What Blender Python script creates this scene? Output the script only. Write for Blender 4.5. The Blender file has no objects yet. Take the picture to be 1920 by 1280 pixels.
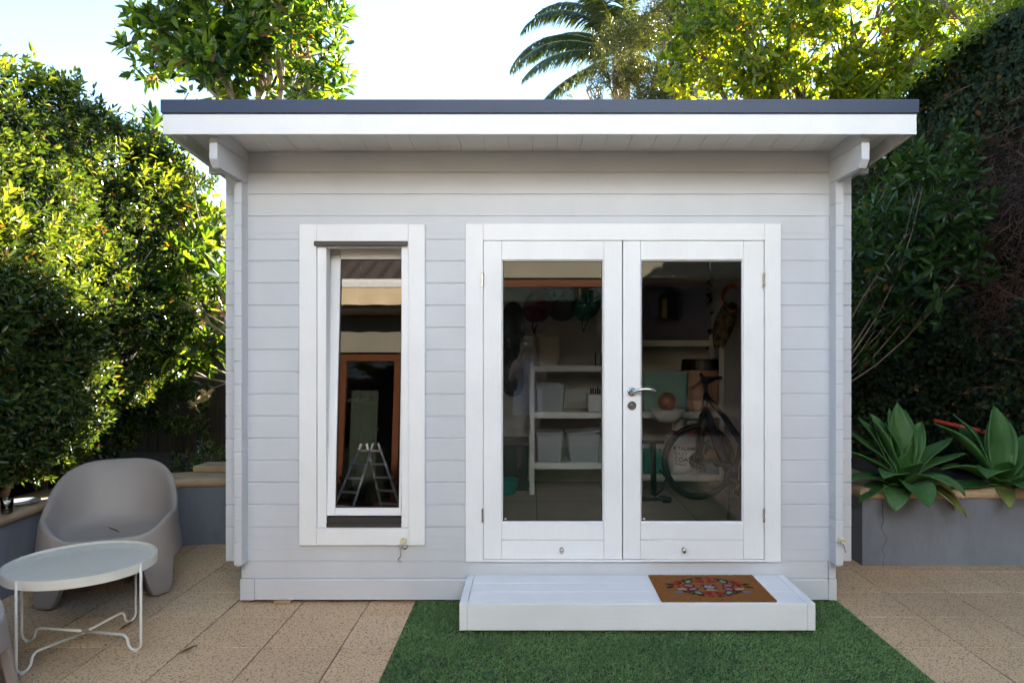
import bpy, bmesh, math, random
import numpy as np
from mathutils import Vector, Matrix

# ------------------------------------------------------------------ set-up
sc = bpy.context.scene
COL = sc.collection
R = math.radians
rng = np.random.default_rng(7)
random.seed(7)

F, VX, VY, H = 1300.0, 995.0, 650.0, 1.54      # survey of the photograph: focal length in px, eye point, eye height
YW = F / 312.0                                 # distance of the shed's front wall

def P(px, py, Y):
    s = F / Y
    return Vector(((px - VX) / s, Y, H - (py - VY) / s))

cam_data = bpy.data.cameras.new('camera')
cam = bpy.data.objects.new('camera_view', cam_data)
COL.objects.link(cam)
cam.location = (0, 0, H)
cam.rotation_euler = (R(90), 0, 0)
cam_data.sensor_width = 36.0
cam_data.lens = F / 1920 * 36
cam_data.shift_x = -(VX - 960) / 1920
cam_data.shift_y = (VY - 640) / 1920
cam_data.clip_start = 0.05
cam_data.clip_end = 2000
cam_data.dof.use_dof = True
cam_data.dof.focus_distance = 4.3
cam_data.dof.aperture_fstop = 4.0
sc.camera = cam

SUN_DIR = Vector((0.62, 1.0, 0.47)).normalized()
SUN_EL = math.asin(SUN_DIR.z)
SUN_AZ = math.atan2(SUN_DIR.x, SUN_DIR.y)
world = bpy.data.worlds.new('World')
sc.world = world
world.use_nodes = True
wn = world.node_tree
bg = wn.nodes['Background']
sky = wn.nodes.new('ShaderNodeTexSky')
sky.sky_type = 'NISHITA'
sky.sun_disc = False
sky.sun_elevation = SUN_EL
sky.sun_rotation = SUN_AZ
sky.air_density = 1.15
sky.dust_density = 0.0
sky.ozone_density = 2.0
wn.links.new(sky.outputs[0], bg.inputs[0])
bg.inputs[1].default_value = 0.055
sd = bpy.data.lights.new('sun', 'SUN')
sd.energy = 5.0
sd.angle = R(0.5)
sd.color = (1.0, 0.92, 0.80)
sun = bpy.data.objects.new('sun', sd)
COL.objects.link(sun)
sun.rotation_euler = (-SUN_DIR).to_track_quat('-Z', 'Y').to_euler()
sun.location = (8, 12, 9)

sc.view_settings.view_transform = 'Standard'
sc.view_settings.look = 'None'
sc.view_settings.gamma = 1
sc.view_settings.exposure = 3.32
sc.render.engine = 'CYCLES'
cy = sc.cycles
cy.use_denoising = True
cy.max_bounces = 10
cy.diffuse_bounces = 5
cy.glossy_bounces = 5
cy.transmission_bounces = 6
cy.transparent_max_bounces = 24
cy.caustics_reflective = False
cy.caustics_refractive = False
cy.sample_clamp_indirect = 5.0

# ------------------------------------------------------------------ materials
def nodes_of(name):
    m = bpy.data.materials.new(name)
    m.use_nodes = True
    nt = m.node_tree
    return m, nt, nt.nodes['Principled BSDF'], nt.nodes['Material Output']

def mul(c, k):
    return (min(c[0]*k, 1), min(c[1]*k, 1), min(c[2]*k, 1), 1)

def mix_rgb(nt, fac, a, b, blend='MIX'):
    n = nt.nodes.new('ShaderNodeMix')
    n.data_type = 'RGBA'
    n.blend_type = blend
    for sock, v in ((n.inputs[0], fac), (n.inputs[6], a), (n.inputs[7], b)):
        if hasattr(v, 'is_output'):
            nt.links.new(v, sock)
        elif isinstance(v, (int, float)):
            sock.default_value = v
        else:
            sock.default_value = tuple(v)[:3] + (1,)
    return n.outputs[2]

def noise(nt, vec, scale, detail=4, rough=0.55):
    n = nt.nodes.new('ShaderNodeTexNoise')
    n.inputs['Scale'].default_value = scale
    n.inputs['Detail'].default_value = detail
    n.inputs['Roughness'].default_value = rough
    if vec is not None:
        nt.links.new(vec, n.inputs['Vector'])
    return n.outputs['Fac']

def ramp(nt, fac, stops):
    n = nt.nodes.new('ShaderNodeValToRGB')
    cr = n.color_ramp
    while len(cr.elements) > 1:
        cr.elements.remove(cr.elements[-1])
    cr.elements[0].position = stops[0][0]
    cr.elements[0].color = tuple(stops[0][1])[:3] + (1,)
    for p, c in stops[1:]:
        e = cr.elements.new(p)
        e.color = tuple(c)[:3] + (1,)
    nt.links.new(fac, n.inputs[0])
    return n.outputs[0]

def coords(nt, scale=(1, 1, 1)):
    tc = nt.nodes.new('ShaderNodeTexCoord')
    mp = nt.nodes.new('ShaderNodeMapping')
    mp.inputs['Scale'].default_value = scale
    nt.links.new(tc.outputs['Object'], mp.inputs[0])
    return mp.outputs[0]

def bump(nt, bsdf, height, strength=0.2, dist=0.01):
    b = nt.nodes.new('ShaderNodeBump')
    b.inputs['Strength'].default_value = strength
    b.inputs['Distance'].default_value = dist
    nt.links.new(height, b.inputs['Height'])
    nt.links.new(b.outputs[0], bsdf.inputs['Normal'])

def mat(name, base, rough=0.5, var=0.12, scale=6, bmp=0.0, bscale=80, metal=0.0, stretch=(1, 1, 1), spec=0.5):
    m, nt, b, o = nodes_of(name)
    v = coords(nt, stretch)
    f = noise(nt, v, scale, 5)
    c = ramp(nt, f, [(0.3, mul(base, 1 - var)), (0.7, mul(base, 1 + var))])
    nt.links.new(c, b.inputs['Base Color'])
    b.inputs['Roughness'].default_value = rough
    b.inputs['Metallic'].default_value = metal
    b.inputs['Specular IOR Level'].default_value = spec
    if bmp:
        bump(nt, b, noise(nt, v, bscale, 3), bmp, 0.004)
    return m

def paint(name, base, grain=(0.6, 14, 14), marks=0.06):
    """brushed paint over timber: faint long grain, a few scuffs"""
    m, nt, b, o = nodes_of(name)
    v = coords(nt, grain)
    g = noise(nt, v, 9, 6, 0.65)
    v2 = coords(nt)
    d = noise(nt, v2, 2.2, 5, 0.6)
    c = ramp(nt, d, [(0.25, mul(base, 0.93)), (0.75, mul(base, 1.05))])
    c2 = ramp(nt, g, [(0.35, (0.94, 0.94, 0.94)), (0.6, (1, 1, 1))])
    c = mix_rgb(nt, 0.5, c, c2, 'MULTIPLY')
    s = noise(nt, v2, 17, 8, 0.7)
    sm = ramp(nt, s, [(0.70, (0, 0, 0)), (0.76, (1, 1, 1))])
    rgb = nt.nodes.new('ShaderNodeMath'); rgb.operation = 'MULTIPLY'
    nt.links.new(sm, rgb.inputs[0]); rgb.inputs[1].default_value = marks * 5
    c = mix_rgb(nt, rgb.outputs[0], c, (0.42, 0.36, 0.28))
    nt.links.new(c, b.inputs['Base Color'])
    rr = ramp(nt, g, [(0.2, (0.38,)*3), (0.8, (0.55,)*3)])
    nt.links.new(rr, b.inputs['Roughness'])
    bump(nt, b, g, 0.10, 0.003)
    return m

def leafmat(name, cols, trans=0.4, rough=0.38, tcol=None, tboost=2.2, spec=0.45, dead=0.0):
    m, nt, b, o = nodes_of(name)
    geo = nt.nodes.new('ShaderNodeNewGeometry')
    n = len(cols)
    c = ramp(nt, geo.outputs['Random Per Island'], [((1-dead)*i / max(n - 1, 1), cols[i]) for i in range(n)] + ([(1-dead+0.002, (0.17, 0.09, 0.03)), (1.0, (0.11, 0.055, 0.02))] if dead else []))
    nt.links.new(c, b.inputs['Base Color'])
    b.inputs['Roughness'].default_value = rough
    b.inputs['Specular IOR Level'].default_value = spec
    t = nt.nodes.new('ShaderNodeBsdfTranslucent')
    tc = mix_rgb(nt, 1.0, c, tcol or (tboost*1.15, tboost, 0.35), 'MULTIPLY')
    nt.links.new(tc, t.inputs[0])
    ms = nt.nodes.new('ShaderNodeMixShader')
    ms.inputs[0].default_value = trans
    nt.links.new(b.outputs[0], ms.inputs[1])
    nt.links.new(t.outputs[0], ms.inputs[2])
    nt.links.new(ms.outputs[0], o.inputs[0])
    return m

def glass_mat(name, tint=(0.8, 0.83, 0.82), ior=1.55, rough=0.0):
    m = bpy.data.materials.new(name)
    m.use_nodes = True
    nt = m.node_tree
    nt.nodes.remove(nt.nodes['Principled BSDF'])
    o = nt.nodes['Material Output']
    fr = nt.nodes.new('ShaderNodeFresnel'); fr.inputs[0].default_value = ior
    tr = nt.nodes.new('ShaderNodeBsdfTransparent'); tr.inputs[0].default_value = tint + (1,)
    gl = nt.nodes.new('ShaderNodeBsdfGlossy'); gl.inputs['Roughness'].default_value = rough
    gl.inputs[0].default_value = (1, 1, 1, 1)
    ms = nt.nodes.new('ShaderNodeMixShader')
    nt.links.new(fr.outputs[0], ms.inputs[0])
    nt.links.new(tr.outputs[0], ms.inputs[1])
    nt.links.new(gl.outputs[0], ms.inputs[2])
    nt.links.new(ms.outputs[0], o.inputs[0])
    return m

def vcol_mat(name, rough=0.85):
    m, nt, b, o = nodes_of(name)
    a = nt.nodes.new('ShaderNodeVertexColor'); a.layer_name = 'Col'
    nt.links.new(a.outputs[0], b.inputs['Base Color'])
    b.inputs['Roughness'].default_value = rough
    return m

WALLP = paint('pale_grey_paint', (0.585, 0.605, 0.645))
WALLV = paint('pale_grey_paint_side', (0.59, 0.61, 0.65), grain=(14, 0.6, 14))
TRIM = paint('white_trim_paint', (0.84, 0.845, 0.85), marks=0.03)
TRIMV = paint('white_trim_paint_upright', (0.84, 0.845, 0.85), grain=(14, 14, 0.6), marks=0.03)
SOFF = paint('white_paint_toned_for_light', (0.80, 0.79, 0.77), grain=(14, 0.6, 14), marks=0.03)  # soffit white lightened and warmed to stand in for bounce light
STEPP = paint('white_step_paint', (0.78, 0.79, 0.80), marks=0.07)
INT = mat('interior_paint', (0.62, 0.60, 0.56), 0.6, 0.06, 3)
FLASH = mat('slate_metal', (0.036, 0.052, 0.092), 0.45, 0.08, 3, spec=0.35)
DARKAL = mat('dark_aluminium', (0.035, 0.03, 0.028), 0.4, 0.1)
STEEL = mat('brushed_steel', (0.62, 0.61, 0.59), 0.22, 0.05, 30, metal=1.0)
GALV = mat('galvanised_steel', (0.42, 0.43, 0.44), 0.38, 0.15, 40, metal=0.9)
BLACK = mat('black_plastic', (0.012, 0.012, 0.014), 0.45, 0.2)
RUBBER = mat('cream_rubber', (0.66, 0.60, 0.38), 0.5, 0.08)
GLASS = glass_mat('window_glass', (0.97, 0.975, 0.97), 1.56)
TINTG = glass_mat('window_glass_clear', (0.30, 0.30, 0.30), 1.75)
TUMBG = glass_mat('tumbler_glass', (0.93, 0.95, 0.95), 1.5, 0.02)
RAWWOOD = mat('raw_timber', (0.42, 0.28, 0.14), 0.7, 0.25, 10, stretch=(1, 8, 8))

# ------------------------------------------------------------------ mesh helpers
class MB:
    def __init__(self):
        self.v = []; self.f = []
    def add(self, vs, fs):
        o = len(self.v)
        self.v += [tuple(p) for p in vs]
        self.f += [tuple(i + o for i in f) for f in fs]
        return self
    def box(self, x0, x1, y0, y1, z0, z1):
        return self.add([(x0,y0,z0),(x1,y0,z0),(x1,y1,z0),(x0,y1,z0),(x0,y0,z1),(x1,y0,z1),(x1,y1,z1),(x0,y1,z1)],
            [(0,3,2,1),(4,5,6,7),(0,1,5,4),(1,2,6,5),(2,3,7,6),(3,0,4,7)])
    def prism(self, poly, a0, a1, axis):
        """poly of 2-D points extruded along axis: 'x' poly=(y,z), 'y' poly=(x,z), 'z' poly=(x,y)"""
        n = len(poly)
        def mk(p, a):
            return (a, p[0], p[1]) if axis == 'x' else (p[0], a, p[1]) if axis == 'y' else (p[0], p[1], a)
        vs = [mk(p, a0) for p in poly] + [mk(p, a1) for p in poly]
        fs = [tuple(range(n))[::-1], tuple(range(n, 2*n))]
        for i in range(n):
            j = (i + 1) % n
            fs.append((i, j, n + j, n + i))
        return self.add(vs, fs)
    def tube(self, pts, r, n=8, cap=True):
        pts = [Vector(p) for p in pts]
        m = len(pts)
        rs = r if hasattr(r, '__len__') else [r] * m
        vs = []; fs = []
        prev = None
        for i, p in enumerate(pts):
            t = (pts[min(i+1, m-1)] - pts[max(i-1, 0)])
            t = t.normalized() if t.length > 1e-9 else Vector((0,0,1))
            if prev is None:
                a = Vector((0,0,1)) if abs(t.z) < 0.9 else Vector((1,0,0))
                u = t.cross(a).normalized()
            else:
                u = (prev - t * prev.dot(t))
                u = u.normalized() if u.length > 1e-6 else t.orthogonal().normalized()
            prev = u
            w = t.cross(u)
            for k in range(n):
                an = 2*math.pi*k/n
                vs.append(p + (u*math.cos(an) + w*math.sin(an)) * rs[i])
        for i in range(m-1):
            for k in range(n):
                k2 = (k+1) % n
                fs.append((i*n+k, i*n+k2, (i+1)*n+k2, (i+1)*n+k))
        if cap:
            fs.append(tuple(range(n))[::-1]); fs.append(tuple((m-1)*n + k for k in range(n)))
        return self.add(vs, fs)
    def lathe(self, prof, c=(0,0,0), n=24, axis='z', sx=1, sy=1, closed=False):
        """prof: (radius, height) list"""
        vs = []; fs = []
        m = len(prof)
        for (r, h) in prof:
            for k in range(n):
                a = 2*math.pi*k/n
                x, y = r*math.cos(a)*sx, r*math.sin(a)*sy
                q = (x, y, h) if axis == 'z' else (x, h, y) if axis == 'y' else (h, x, y)
                vs.append((q[0]+c[0], q[1]+c[1], q[2]+c[2]))
        for i in range(m-1 if not closed else m):
            i2 = (i+1) % m
            for k in range(n):
                k2 = (k+1) % n
                fs.append((i*n+k, i*n+k2, i2*n+k2, i2*n+k))
        if not closed:
            if prof[0][0] > 1e-6: fs.append(tuple(range(n))[::-1])
            if prof[-1][0] > 1e-6: fs.append(tuple((m-1)*n + k for k in range(n)))
        return self.add(vs, fs)
    def ball(self, c, r, n=12, m=8):
        rr = r if hasattr(r, '__len__') else (r, r, r)
        prof = [(math.sin(math.pi*i/m), -math.cos(math.pi*i/m)) for i in range(m+1)]
        o = len(self.v)
        self.lathe([(max(p[0], 1e-4), p[1]) for p in prof], n=n)
        for i in range(o, len(self.v)):
            x, y, z = self.v[i]
            self.v[i] = (c[0]+x*rr[0], c[1]+y*rr[1], c[2]+z*rr[2])
        return self
    def grid(self, fn, nu, nv, closed_u=False):
        vs = [fn(i, j) for j in range(nv) for i in range(nu)]
        fs = []
        for j in range(nv-1):
            for i in range(nu if closed_u else nu-1):
                i2 = (i+1) % nu
                fs.append((j*nu+i, j*nu+i2, (j+1)*nu+i2, (j+1)*nu+i))
        return self.add(vs, fs)

def tag(o, label=None, cat=None, group=None, kind=None):
    if label: o['label'] = label
    if cat: o['category'] = cat
    if group: o['group'] = group
    if kind: o['kind'] = kind
    return o

def wloc(o):
    l = Vector((0, 0, 0))
    while o is not None:
        l = l + o.location
        o = o.parent
    return l

def link_mesh(name, me, material, parent, local):
    o = bpy.data.objects.new(name, me)
    if parent is not None:
        o.parent = parent
        if not local:
            off = wloc(parent)
            if off.length > 0:
                me.transform(Matrix.Translation(-off))
    me.materials.append(material)
    COL.objects.link(o)
    return o

def obj(name, mb, material, parent=None, local=False, smooth=False, bev=0.0, sub=0, fix=True):
    me = bpy.data.meshes.new(name)
    me.from_pydata(mb.v, [], mb.f)
    if fix:
        bm = bmesh.new(); bm.from_mesh(me)
        bmesh.ops.recalc_face_normals(bm, faces=bm.faces)
        bm.to_mesh(me); bm.free()
    o = link_mesh(name, me, material, parent, local)
    if smooth:
        me.shade_smooth()
    if bev:
        b = o.modifiers.new('bevel', 'BEVEL'); b.width = bev; b.segments = 2; b.limit_method = 'ANGLE'; b.angle_limit = R(40)
    if sub:
        s = o.modifiers.new('sub', 'SUBSURF'); s.levels = sub; s.render_levels = sub
    return o

def npmesh(name, V, Q, material, parent=None, local=False, smooth=False, colors=None):
    """fast mesh of quads (or triangles) from numpy arrays"""
    me = bpy.data.meshes.new(name)
    k = Q.shape[1]
    me.vertices.add(len(V)); me.vertices.foreach_set('co', np.ascontiguousarray(V, dtype=np.float32).ravel())
    me.loops.add(Q.size); me.loops.foreach_set('vertex_index', np.ascontiguousarray(Q, dtype=np.int32).ravel())
    me.polygons.add(len(Q))
    me.polygons.foreach_set('loop_start', np.arange(0, Q.size, k, dtype=np.int32))
    me.polygons.foreach_set('loop_total', np.full(len(Q), k, dtype=np.int32))
    me.update(calc_edges=True)
    if colors is not None:
        ca = me.color_attributes.new('Col', 'FLOAT_COLOR', 'POINT')
        ca.data.foreach_set('color', np.ascontiguousarray(colors, dtype=np.float32).ravel())
    if smooth:
        me.shade_smooth()
    return link_mesh(name, me, material, parent, local)

def thing(name, label, cat, loc=(0, 0, 0), rz=0, group=None):
    o = bpy.data.objects.new(name, None)
    o.empty_display_size = 0.2
    COL.objects.link(o)
    o.location = loc
    o.rotation_euler = (0, 0, rz)
    return tag(o, label, cat, group)

def copy_thing(root, loc, rz, label, group=None):
    r = root.copy(); COL.objects.link(r); r.location = loc; r.rotation_euler = (0, 0, rz)
    r['label'] = label
    if group: r['group'] = group
    for ch in list(root.children):
        c = ch.copy(); COL.objects.link(c); c.parent = r
        for g in ch.children:
            d = g.copy(); COL.objects.link(d); d.parent = c
    return r

# ------------------------------------------------------------------ foliage helpers
def leaf_geo(l, w, fold=0.25, curl=0.12):
    x1, x2 = 0.42*w, 0.40*w
    return np.array([(0,0,0),(x1,0.28*l,fold*x1),(x2,0.66*l,fold*x2-curl*l*0.35),(0,l,-curl*l),(-x2,0.66*l,fold*x2-curl*l*0.35),(-x1,0.28*l,fold*x1)])
LEAF_Q = np.array([(0,1,2,3),(0,3,4,5)])

def rot_to(d, spin):
    """matrices taking +Z to d, spun about it"""
    d = d / np.linalg.norm(d, axis=1, keepdims=True)
    a = np.where(np.abs(d[:, 2:3]) < 0.9, np.array([[0, 0, 1.0]]), np.array([[1.0, 0, 0]]))
    x = np.cross(a, d); x /= np.linalg.norm(x, axis=1, keepdims=True)
    y = np.cross(d, x)
    c, s = np.cos(spin)[:, None], np.sin(spin)[:, None]
    return np.stack([x*c + y*s, -x*s + y*c, d], axis=2)

def sprig_geo(n, l, w, spread=(20, 85), stem=0.06, fold=0.25, curl=0.12, tri=False):
    out = []
    for i in range(n):
        t = i / max(n-1, 1)
        az = i*2.39996 + rng.normal(0, 0.3)
        pitch = R(spread[1] + (spread[0]-spread[1])*t + rng.normal(0, 9))     # from the stem axis
        s = rng.uniform(0.7, 1.15) * (1 - 0.25*t)
        g = leaf_geo(l*s, w*s*rng.uniform(0.85, 1.1), fold, curl*rng.uniform(0.3, 1.8))
        roll = rng.normal(0, 0.35)
        cr, sr = math.cos(roll), math.sin(roll)
        g = np.stack([g[:,0]*cr + g[:,2]*sr, g[:,1], -g[:,0]*sr + g[:,2]*cr], 1)
        # leaf lies along +Y with normal +Z: pitch 90 deg = flat out, 0 = along the stem
        e = math.pi/2 - pitch
        ce, se = math.cos(e), math.sin(e)
        g = np.stack([g[:,0], g[:,1]*ce - g[:,2]*se, g[:,1]*se + g[:,2]*ce], 1)
        g = g + np.array([0, 0.004, 0])
        ca, sa = math.cos(az), math.sin(az)
        g = np.stack([g[:,0]*ca - g[:,1]*sa, g[:,0]*sa + g[:,1]*ca, g[:,2] + stem*t], 1)
        out.append(g)
    return np.concatenate(out)

def scatter(geos, pos, dirs, scale):
    """concatenate sprig geometry at pos, aimed along dirs"""
    N = len(pos)
    pick = rng.integers(0, len(geos), N)
    M = rot_to(dirs, rng.uniform(0, 2*np.pi, N))
    Vs = []; Qs = []; off = 0
    for k, g in enumerate(geos):
        idx = np.where(pick == k)[0]
        if not len(idx): continue
        v = np.einsum('nij,vj->nvi', M[idx], g) * scale[idx][:, None, None] + pos[idx][:, None, :]
        nl = len(g)//6
        q1 = (LEAF_Q[None] + 6*np.arange(nl)[:, None, None]).reshape(-1, 4)
        q = (q1[None] + (len(g)*np.arange(len(idx)))[:, None, None]).reshape(-1, 4) + off
        Vs.append(v.reshape(-1, 3)); Qs.append(q); off += len(idx)*len(g)
    return np.concatenate(Vs), np.concatenate(Qs)

_ph = rng.uniform(0, 6.28, (3, 8)); _fr = rng.normal(0, 1, (8, 3))
def lump(p, k=1.0):
    """smooth 3-D noise about -1..1"""
    s = 0
    for i in range(8):
        s = s + np.sin(p @ (_fr[i]*k) + _ph[0, i])
    return s / 3.2

def unit(n):
    d = rng.normal(0, 1, (n, 3))
    return d / np.linalg.norm(d, axis=1, keepdims=True)

def blob_points(blobs, per_m2, inner=0.35, gap=0.25):
    P_, D_ = [], []
    for (cx, cy_, cz, rx, ry, rz) in blobs:
        area = 4*math.pi*((rx*ry)**1.6/3 + (rx*rz)**1.6/3 + (ry*rz)**1.6/3)**(1/1.6)
        n = max(6, int(area*per_m2))
        d = unit(n)
        r = 1 - np.abs(rng.normal(0, inner, n)); r = np.clip(r, 0.15, 1)
        p = np.array([cx, cy_, cz]) + d*r[:, None]*np.array([rx, ry, rz])
        p = p + 0.10*min(rx, rz)*lump(p*3)[:, None]*d
        keep = lump(p, 4.0) > -1.2 + gap*1.2
        P_.append(p[keep]); D_.append(d[keep])
    return np.concatenate(P_), np.concatenate(D_)

def bent(a, b, k=0.12, n=5, sag=0.0):
    a, b = Vector(a), Vector(b)
    L = (b-a).length
    off = Vector(unit(1)[0]) * L * k
    return [a.lerp(b, t) + off*math.sin(math.pi*t) + Vector((0, 0, sag*math.sin(math.pi*t))) for t in [i/(n-1) for i in range(n)]]

BARK = mat('grey_bark', (0.20, 0.155, 0.115), 0.85, 0.35, 9, 0.5, 30, stretch=(3, 3, 1))
PALEBARK = mat('pale_bark', (0.34, 0.27, 0.20), 0.8, 0.3, 9, 0.4, 30)
BROWNTWIG = mat('brown_twig', (0.10, 0.054, 0.034), 0.9, 0.4, 14)

def tree(name, label, cat, base, trunk_top, blobs, geos, leafm, per_m2, sc_rng=(0.75, 1.2), bark=BARK, r0=0.09, up=0.45,
         inner=0.33, gap=0.3, twigs=0.25, group=None, extra=None):
    root = thing(name, label, cat, base, 0, group)
    tb = MB()
    base = Vector(base); top = Vector(trunk_top)
    tb.tube(bent(base - Vector((0, 0, 0.1)), top, 0.04, 7), [r0*(1.25-0.6*i/6) for i in range(7)], 10)
    p, d = blob_points(blobs, per_m2, inner, gap)
    if extra is not None:
        p = np.concatenate([p, extra[0]]); d = np.concatenate([d, extra[1]])
    for bl in blobs:
        c = Vector(bl[:3])
        pts = bent(top - Vector((0, 0, 0.05)), c, 0.10, 6)
        tb.tube(pts, [r0*0.55*(1-0.75*i/5) for i in range(6)], 7)
        near = np.argsort(np.linalg.norm((p - np.array(bl[:3]))/np.array(bl[3:]), axis=1))[: max(4, int(twigs*60))]
        for i in rng.choice(near, min(len(near), max(4, int(twigs*40))), replace=False):
            s0 = Vector(pts[rng.integers(3, 6)])
            tb.tube(bent(s0, p[i], 0.12, 4), [r0*0.16, r0*0.12, r0*0.09, r0*0.05], 5)
    obj('trunk', tb, bark, root, smooth=True, fix=False)
    dirs = d*0.65 + np.array([0, 0, up]) + rng.normal(0, 0.35, p.shape)
    V, Q = scatter(geos, p, dirs, rng.uniform(sc_rng[0], sc_rng[1], len(p)))
    npmesh('crown', V, Q, leafm, root)
    return root

# ================================================================== GROUND
SOIL = mat('dark_soil', (0.035, 0.025, 0.018), 0.95, 0.5, 12, 0.6, 40)
EARTH = mat('bare_earth', (0.09, 0.075, 0.05), 0.95, 0.4, 3, 0.4, 20)
def paver_mat():
    m, nt, b, o = nodes_of('exposed_aggregate_paver')
    v = coords(nt)
    geo = nt.nodes.new('ShaderNodeNewGeometry')
    base = ramp(nt, geo.outputs['Random Per Island'], [(0, (0.60, 0.41, 0.25)), (0.3, (0.70, 0.48, 0.29)), (0.6, (0.64, 0.44, 0.265)), (1, (0.72, 0.51, 0.32))])
    big = noise(nt, v, 1.3, 6, 0.65)
    c = mix_rgb(nt, 0.7, base, ramp(nt, big, [(0.3, (0.78, 0.77, 0.76)), (0.7, (1.05, 1.03, 1.0))]), 'MULTIPLY')
    def specks(scale, thr, seed):
        vo = nt.nodes.new('ShaderNodeTexVoronoi'); vo.inputs['Scale'].default_value = scale
        vo.inputs['Randomness'].default_value = 1.0
        mp = nt.nodes.new('ShaderNodeMapping'); mp.inputs['Location'].default_value = (seed, seed*2, 0)
        nt.links.new(v, mp.inputs[0])
        ad = nt.nodes.new('ShaderNodeVectorMath'); ad.operation = 'ADD'
        nz = nt.nodes.new('ShaderNodeTexNoise'); nz.inputs['Scale'].default_value = scale*1.2
        nt.links.new(mp.outputs[0], nz.inputs['Vector'])
        sc_ = nt.nodes.new('ShaderNodeVectorMath'); sc_.operation = 'SCALE'; sc_.inputs['Scale'].default_value = 1.1/scale
        nt.links.new(nz.outputs['Color'], sc_.inputs[0])
        nt.links.new(mp.outputs[0], ad.inputs[0]); nt.links.new(sc_.outputs[0], ad.inputs[1])
        nt.links.new(ad.outputs[0], vo.inputs['Vector'])
        return ramp(nt, vo.outputs['Distance'], [(thr*0.75, (1, 1, 1)), (thr, (0, 0, 0))])
    s1 = specks(68, 0.30, 3.1)
    s2 = specks(95, 0.30, 7.7)
    s3 = specks(60, 0.20, 12.3)
    c = mix_rgb(nt, s1, c, (0.10, 0.07, 0.052))
    c = mix_rgb(nt, s2, c, (0.27, 0.185, 0.12))
    c = mix_rgb(nt, s3, c, (0.50, 0.42, 0.32))
    st = noise(nt, v, 3.2, 7, 0.72)
    sm = ramp(nt, st, [(0.63, (0, 0, 0)), (0.72, (0.55, 0.55, 0.55))])
    c = mix_rgb(nt, sm, c, (0.34, 0.29, 0.25))
    nt.links.new(c, b.inputs['Base Color'])
    b.inputs['Roughness'].default_value = 0.85
    b.inputs['Specular IOR Level'].default_value = 0.3
    bump(nt, b, s1, 0.35, -0.003)
    return m
PAVER = paver_mat()
GROUT = mat('paver_joint', (0.05, 0.037, 0.026), 0.95, 0.3, 20)

g = MB(); g.add([(-400, -400, -0.03), (400, -400, -0.03), (400, 400, -0.03), (-400, 400, -0.03)], [(0, 1, 2, 3)])
tag(obj('ground', g, EARTH), kind='structure')
g = MB(); g.add([(-5.5, -3.7, -0.012), (5.5, -3.7, -0.012), (5.5, 9.2, -0.012), (-5.5, 9.2, -0.012)], [(0, 1, 2, 3)])
tag(obj('paving_bed', g, GROUT), kind='structure')
pv = MB()
PX0, PY0, PP = -2.173, 3.957, 0.40
for i in range(-8, 20):
    for j in range(-19, 9):
        x0, y0 = PX0 + i*PP, PY0 + j*PP
        if x0 < -5.4 or x0 > 5.0: continue
        gp = 0.0032; c = 0.0015
        dz = random.gauss(0, 0.0007)
        x1, y1 = x0+PP-gp, y0+PP-gp
        x0 += gp; y0 += gp
        pv.add([(x0,y0,-0.02),(x1,y0,-0.02),(x1,y1,-0.02),(x0,y1,-0.02),
                (x0,y0,-c+dz),(x1,y0,-c+dz),(x1,y1,-c+dz),(x0,y1,-c+dz),
                (x0+c,y0+c,dz),(x1-c,y0+c,dz),(x1-c,y1-c,dz),(x0+c,y1-c,dz)],
               [(0,1,5,4),(1,2,6,5),(2,3,7,6),(3,0,4,7),(4,5,9,8),(5,6,10,9),(6,7,11,10),(7,4,8,11),(8,9,10,11)])
tag(obj('paving', pv, PAVER, fix=False), kind='structure')

# artificial turf: a backing sheet and its blades
TX0, TX1, TY0, TY1 = -0.695, 1.85, -2.4, 4.19
TURFB = mat('turf_backing', (0.018, 0.035, 0.015), 0.95, 0.4, 60)
g = MB(); g.box(TX0, TX1, TY0, TY1, 0.002, 0.007)
tag(obj('turf_mat', g, TURFB), kind='structure')
def turf_blades():
    m, nt, b, o = nodes_of('turf_blade')
    geo = nt.nodes.new('ShaderNodeNewGeometry')
    c = ramp(nt, geo.outputs['Random Per Island'], [(0, (0.11, 0.23, 0.08)), (0.4, (0.16, 0.32, 0.11)), (0.75, (0.20, 0.37, 0.14)), (0.93, (0.27, 0.39, 0.18)), (1, (0.24, 0.21, 0.10))])
    v = coords(nt)
    n = noise(nt, v, 2.2, 5, 0.65)
    c = mix_rgb(nt, 0.75, c, ramp(nt, n, [(0.3, (0.55, 0.60, 0.55)), (0.7, (1.25, 1.15, 1.05))]), 'MULTIPLY')
    nt.links.new(c, b.inputs['Base Color'])
    b.inputs['Roughness'].default_value = 0.5
    b.inputs['Specular IOR Level'].default_value = 0.3
    N1, N2 = 190000, 60000
    y = np.concatenate([rng.uniform(2.2, TY1, N1), rng.uniform(TY0, 2.2, N2)])
    n_ = len(y)
    x = rng.uniform(TX0+0.002, TX1-0.002, n_)
    an = rng.uniform(0, 2*np.pi, n_); h = rng.uniform(0.007, 0.015, n_)
    ln = rng.normal(0, 0.008, (n_, 2)) + np.array([0.003, -0.005])
    w = np.where(y > 2.2, 0.0018, 0.004)
    dx, dy = np.cos(an)*w, np.sin(an)*w
    V = np.zeros((n_, 3, 3))
    V[:, 0] = np.stack([x-dx, y-dy, np.full(n_, 0.006)], 1)
    V[:, 1] = np.stack([x+dx, y+dy, np.full(n_, 0.006)], 1)
    V[:, 2] = np.stack([x+ln[:, 0], y+ln[:, 1], 0.006+h], 1)
    tag(npmesh('turf', V.reshape(-1, 3), np.arange(n_*3).reshape(-1, 3), m), 'short green artificial turf strip laid on the pavers in front of the step', 'artificial turf', kind='stuff')
turf_blades()

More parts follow.
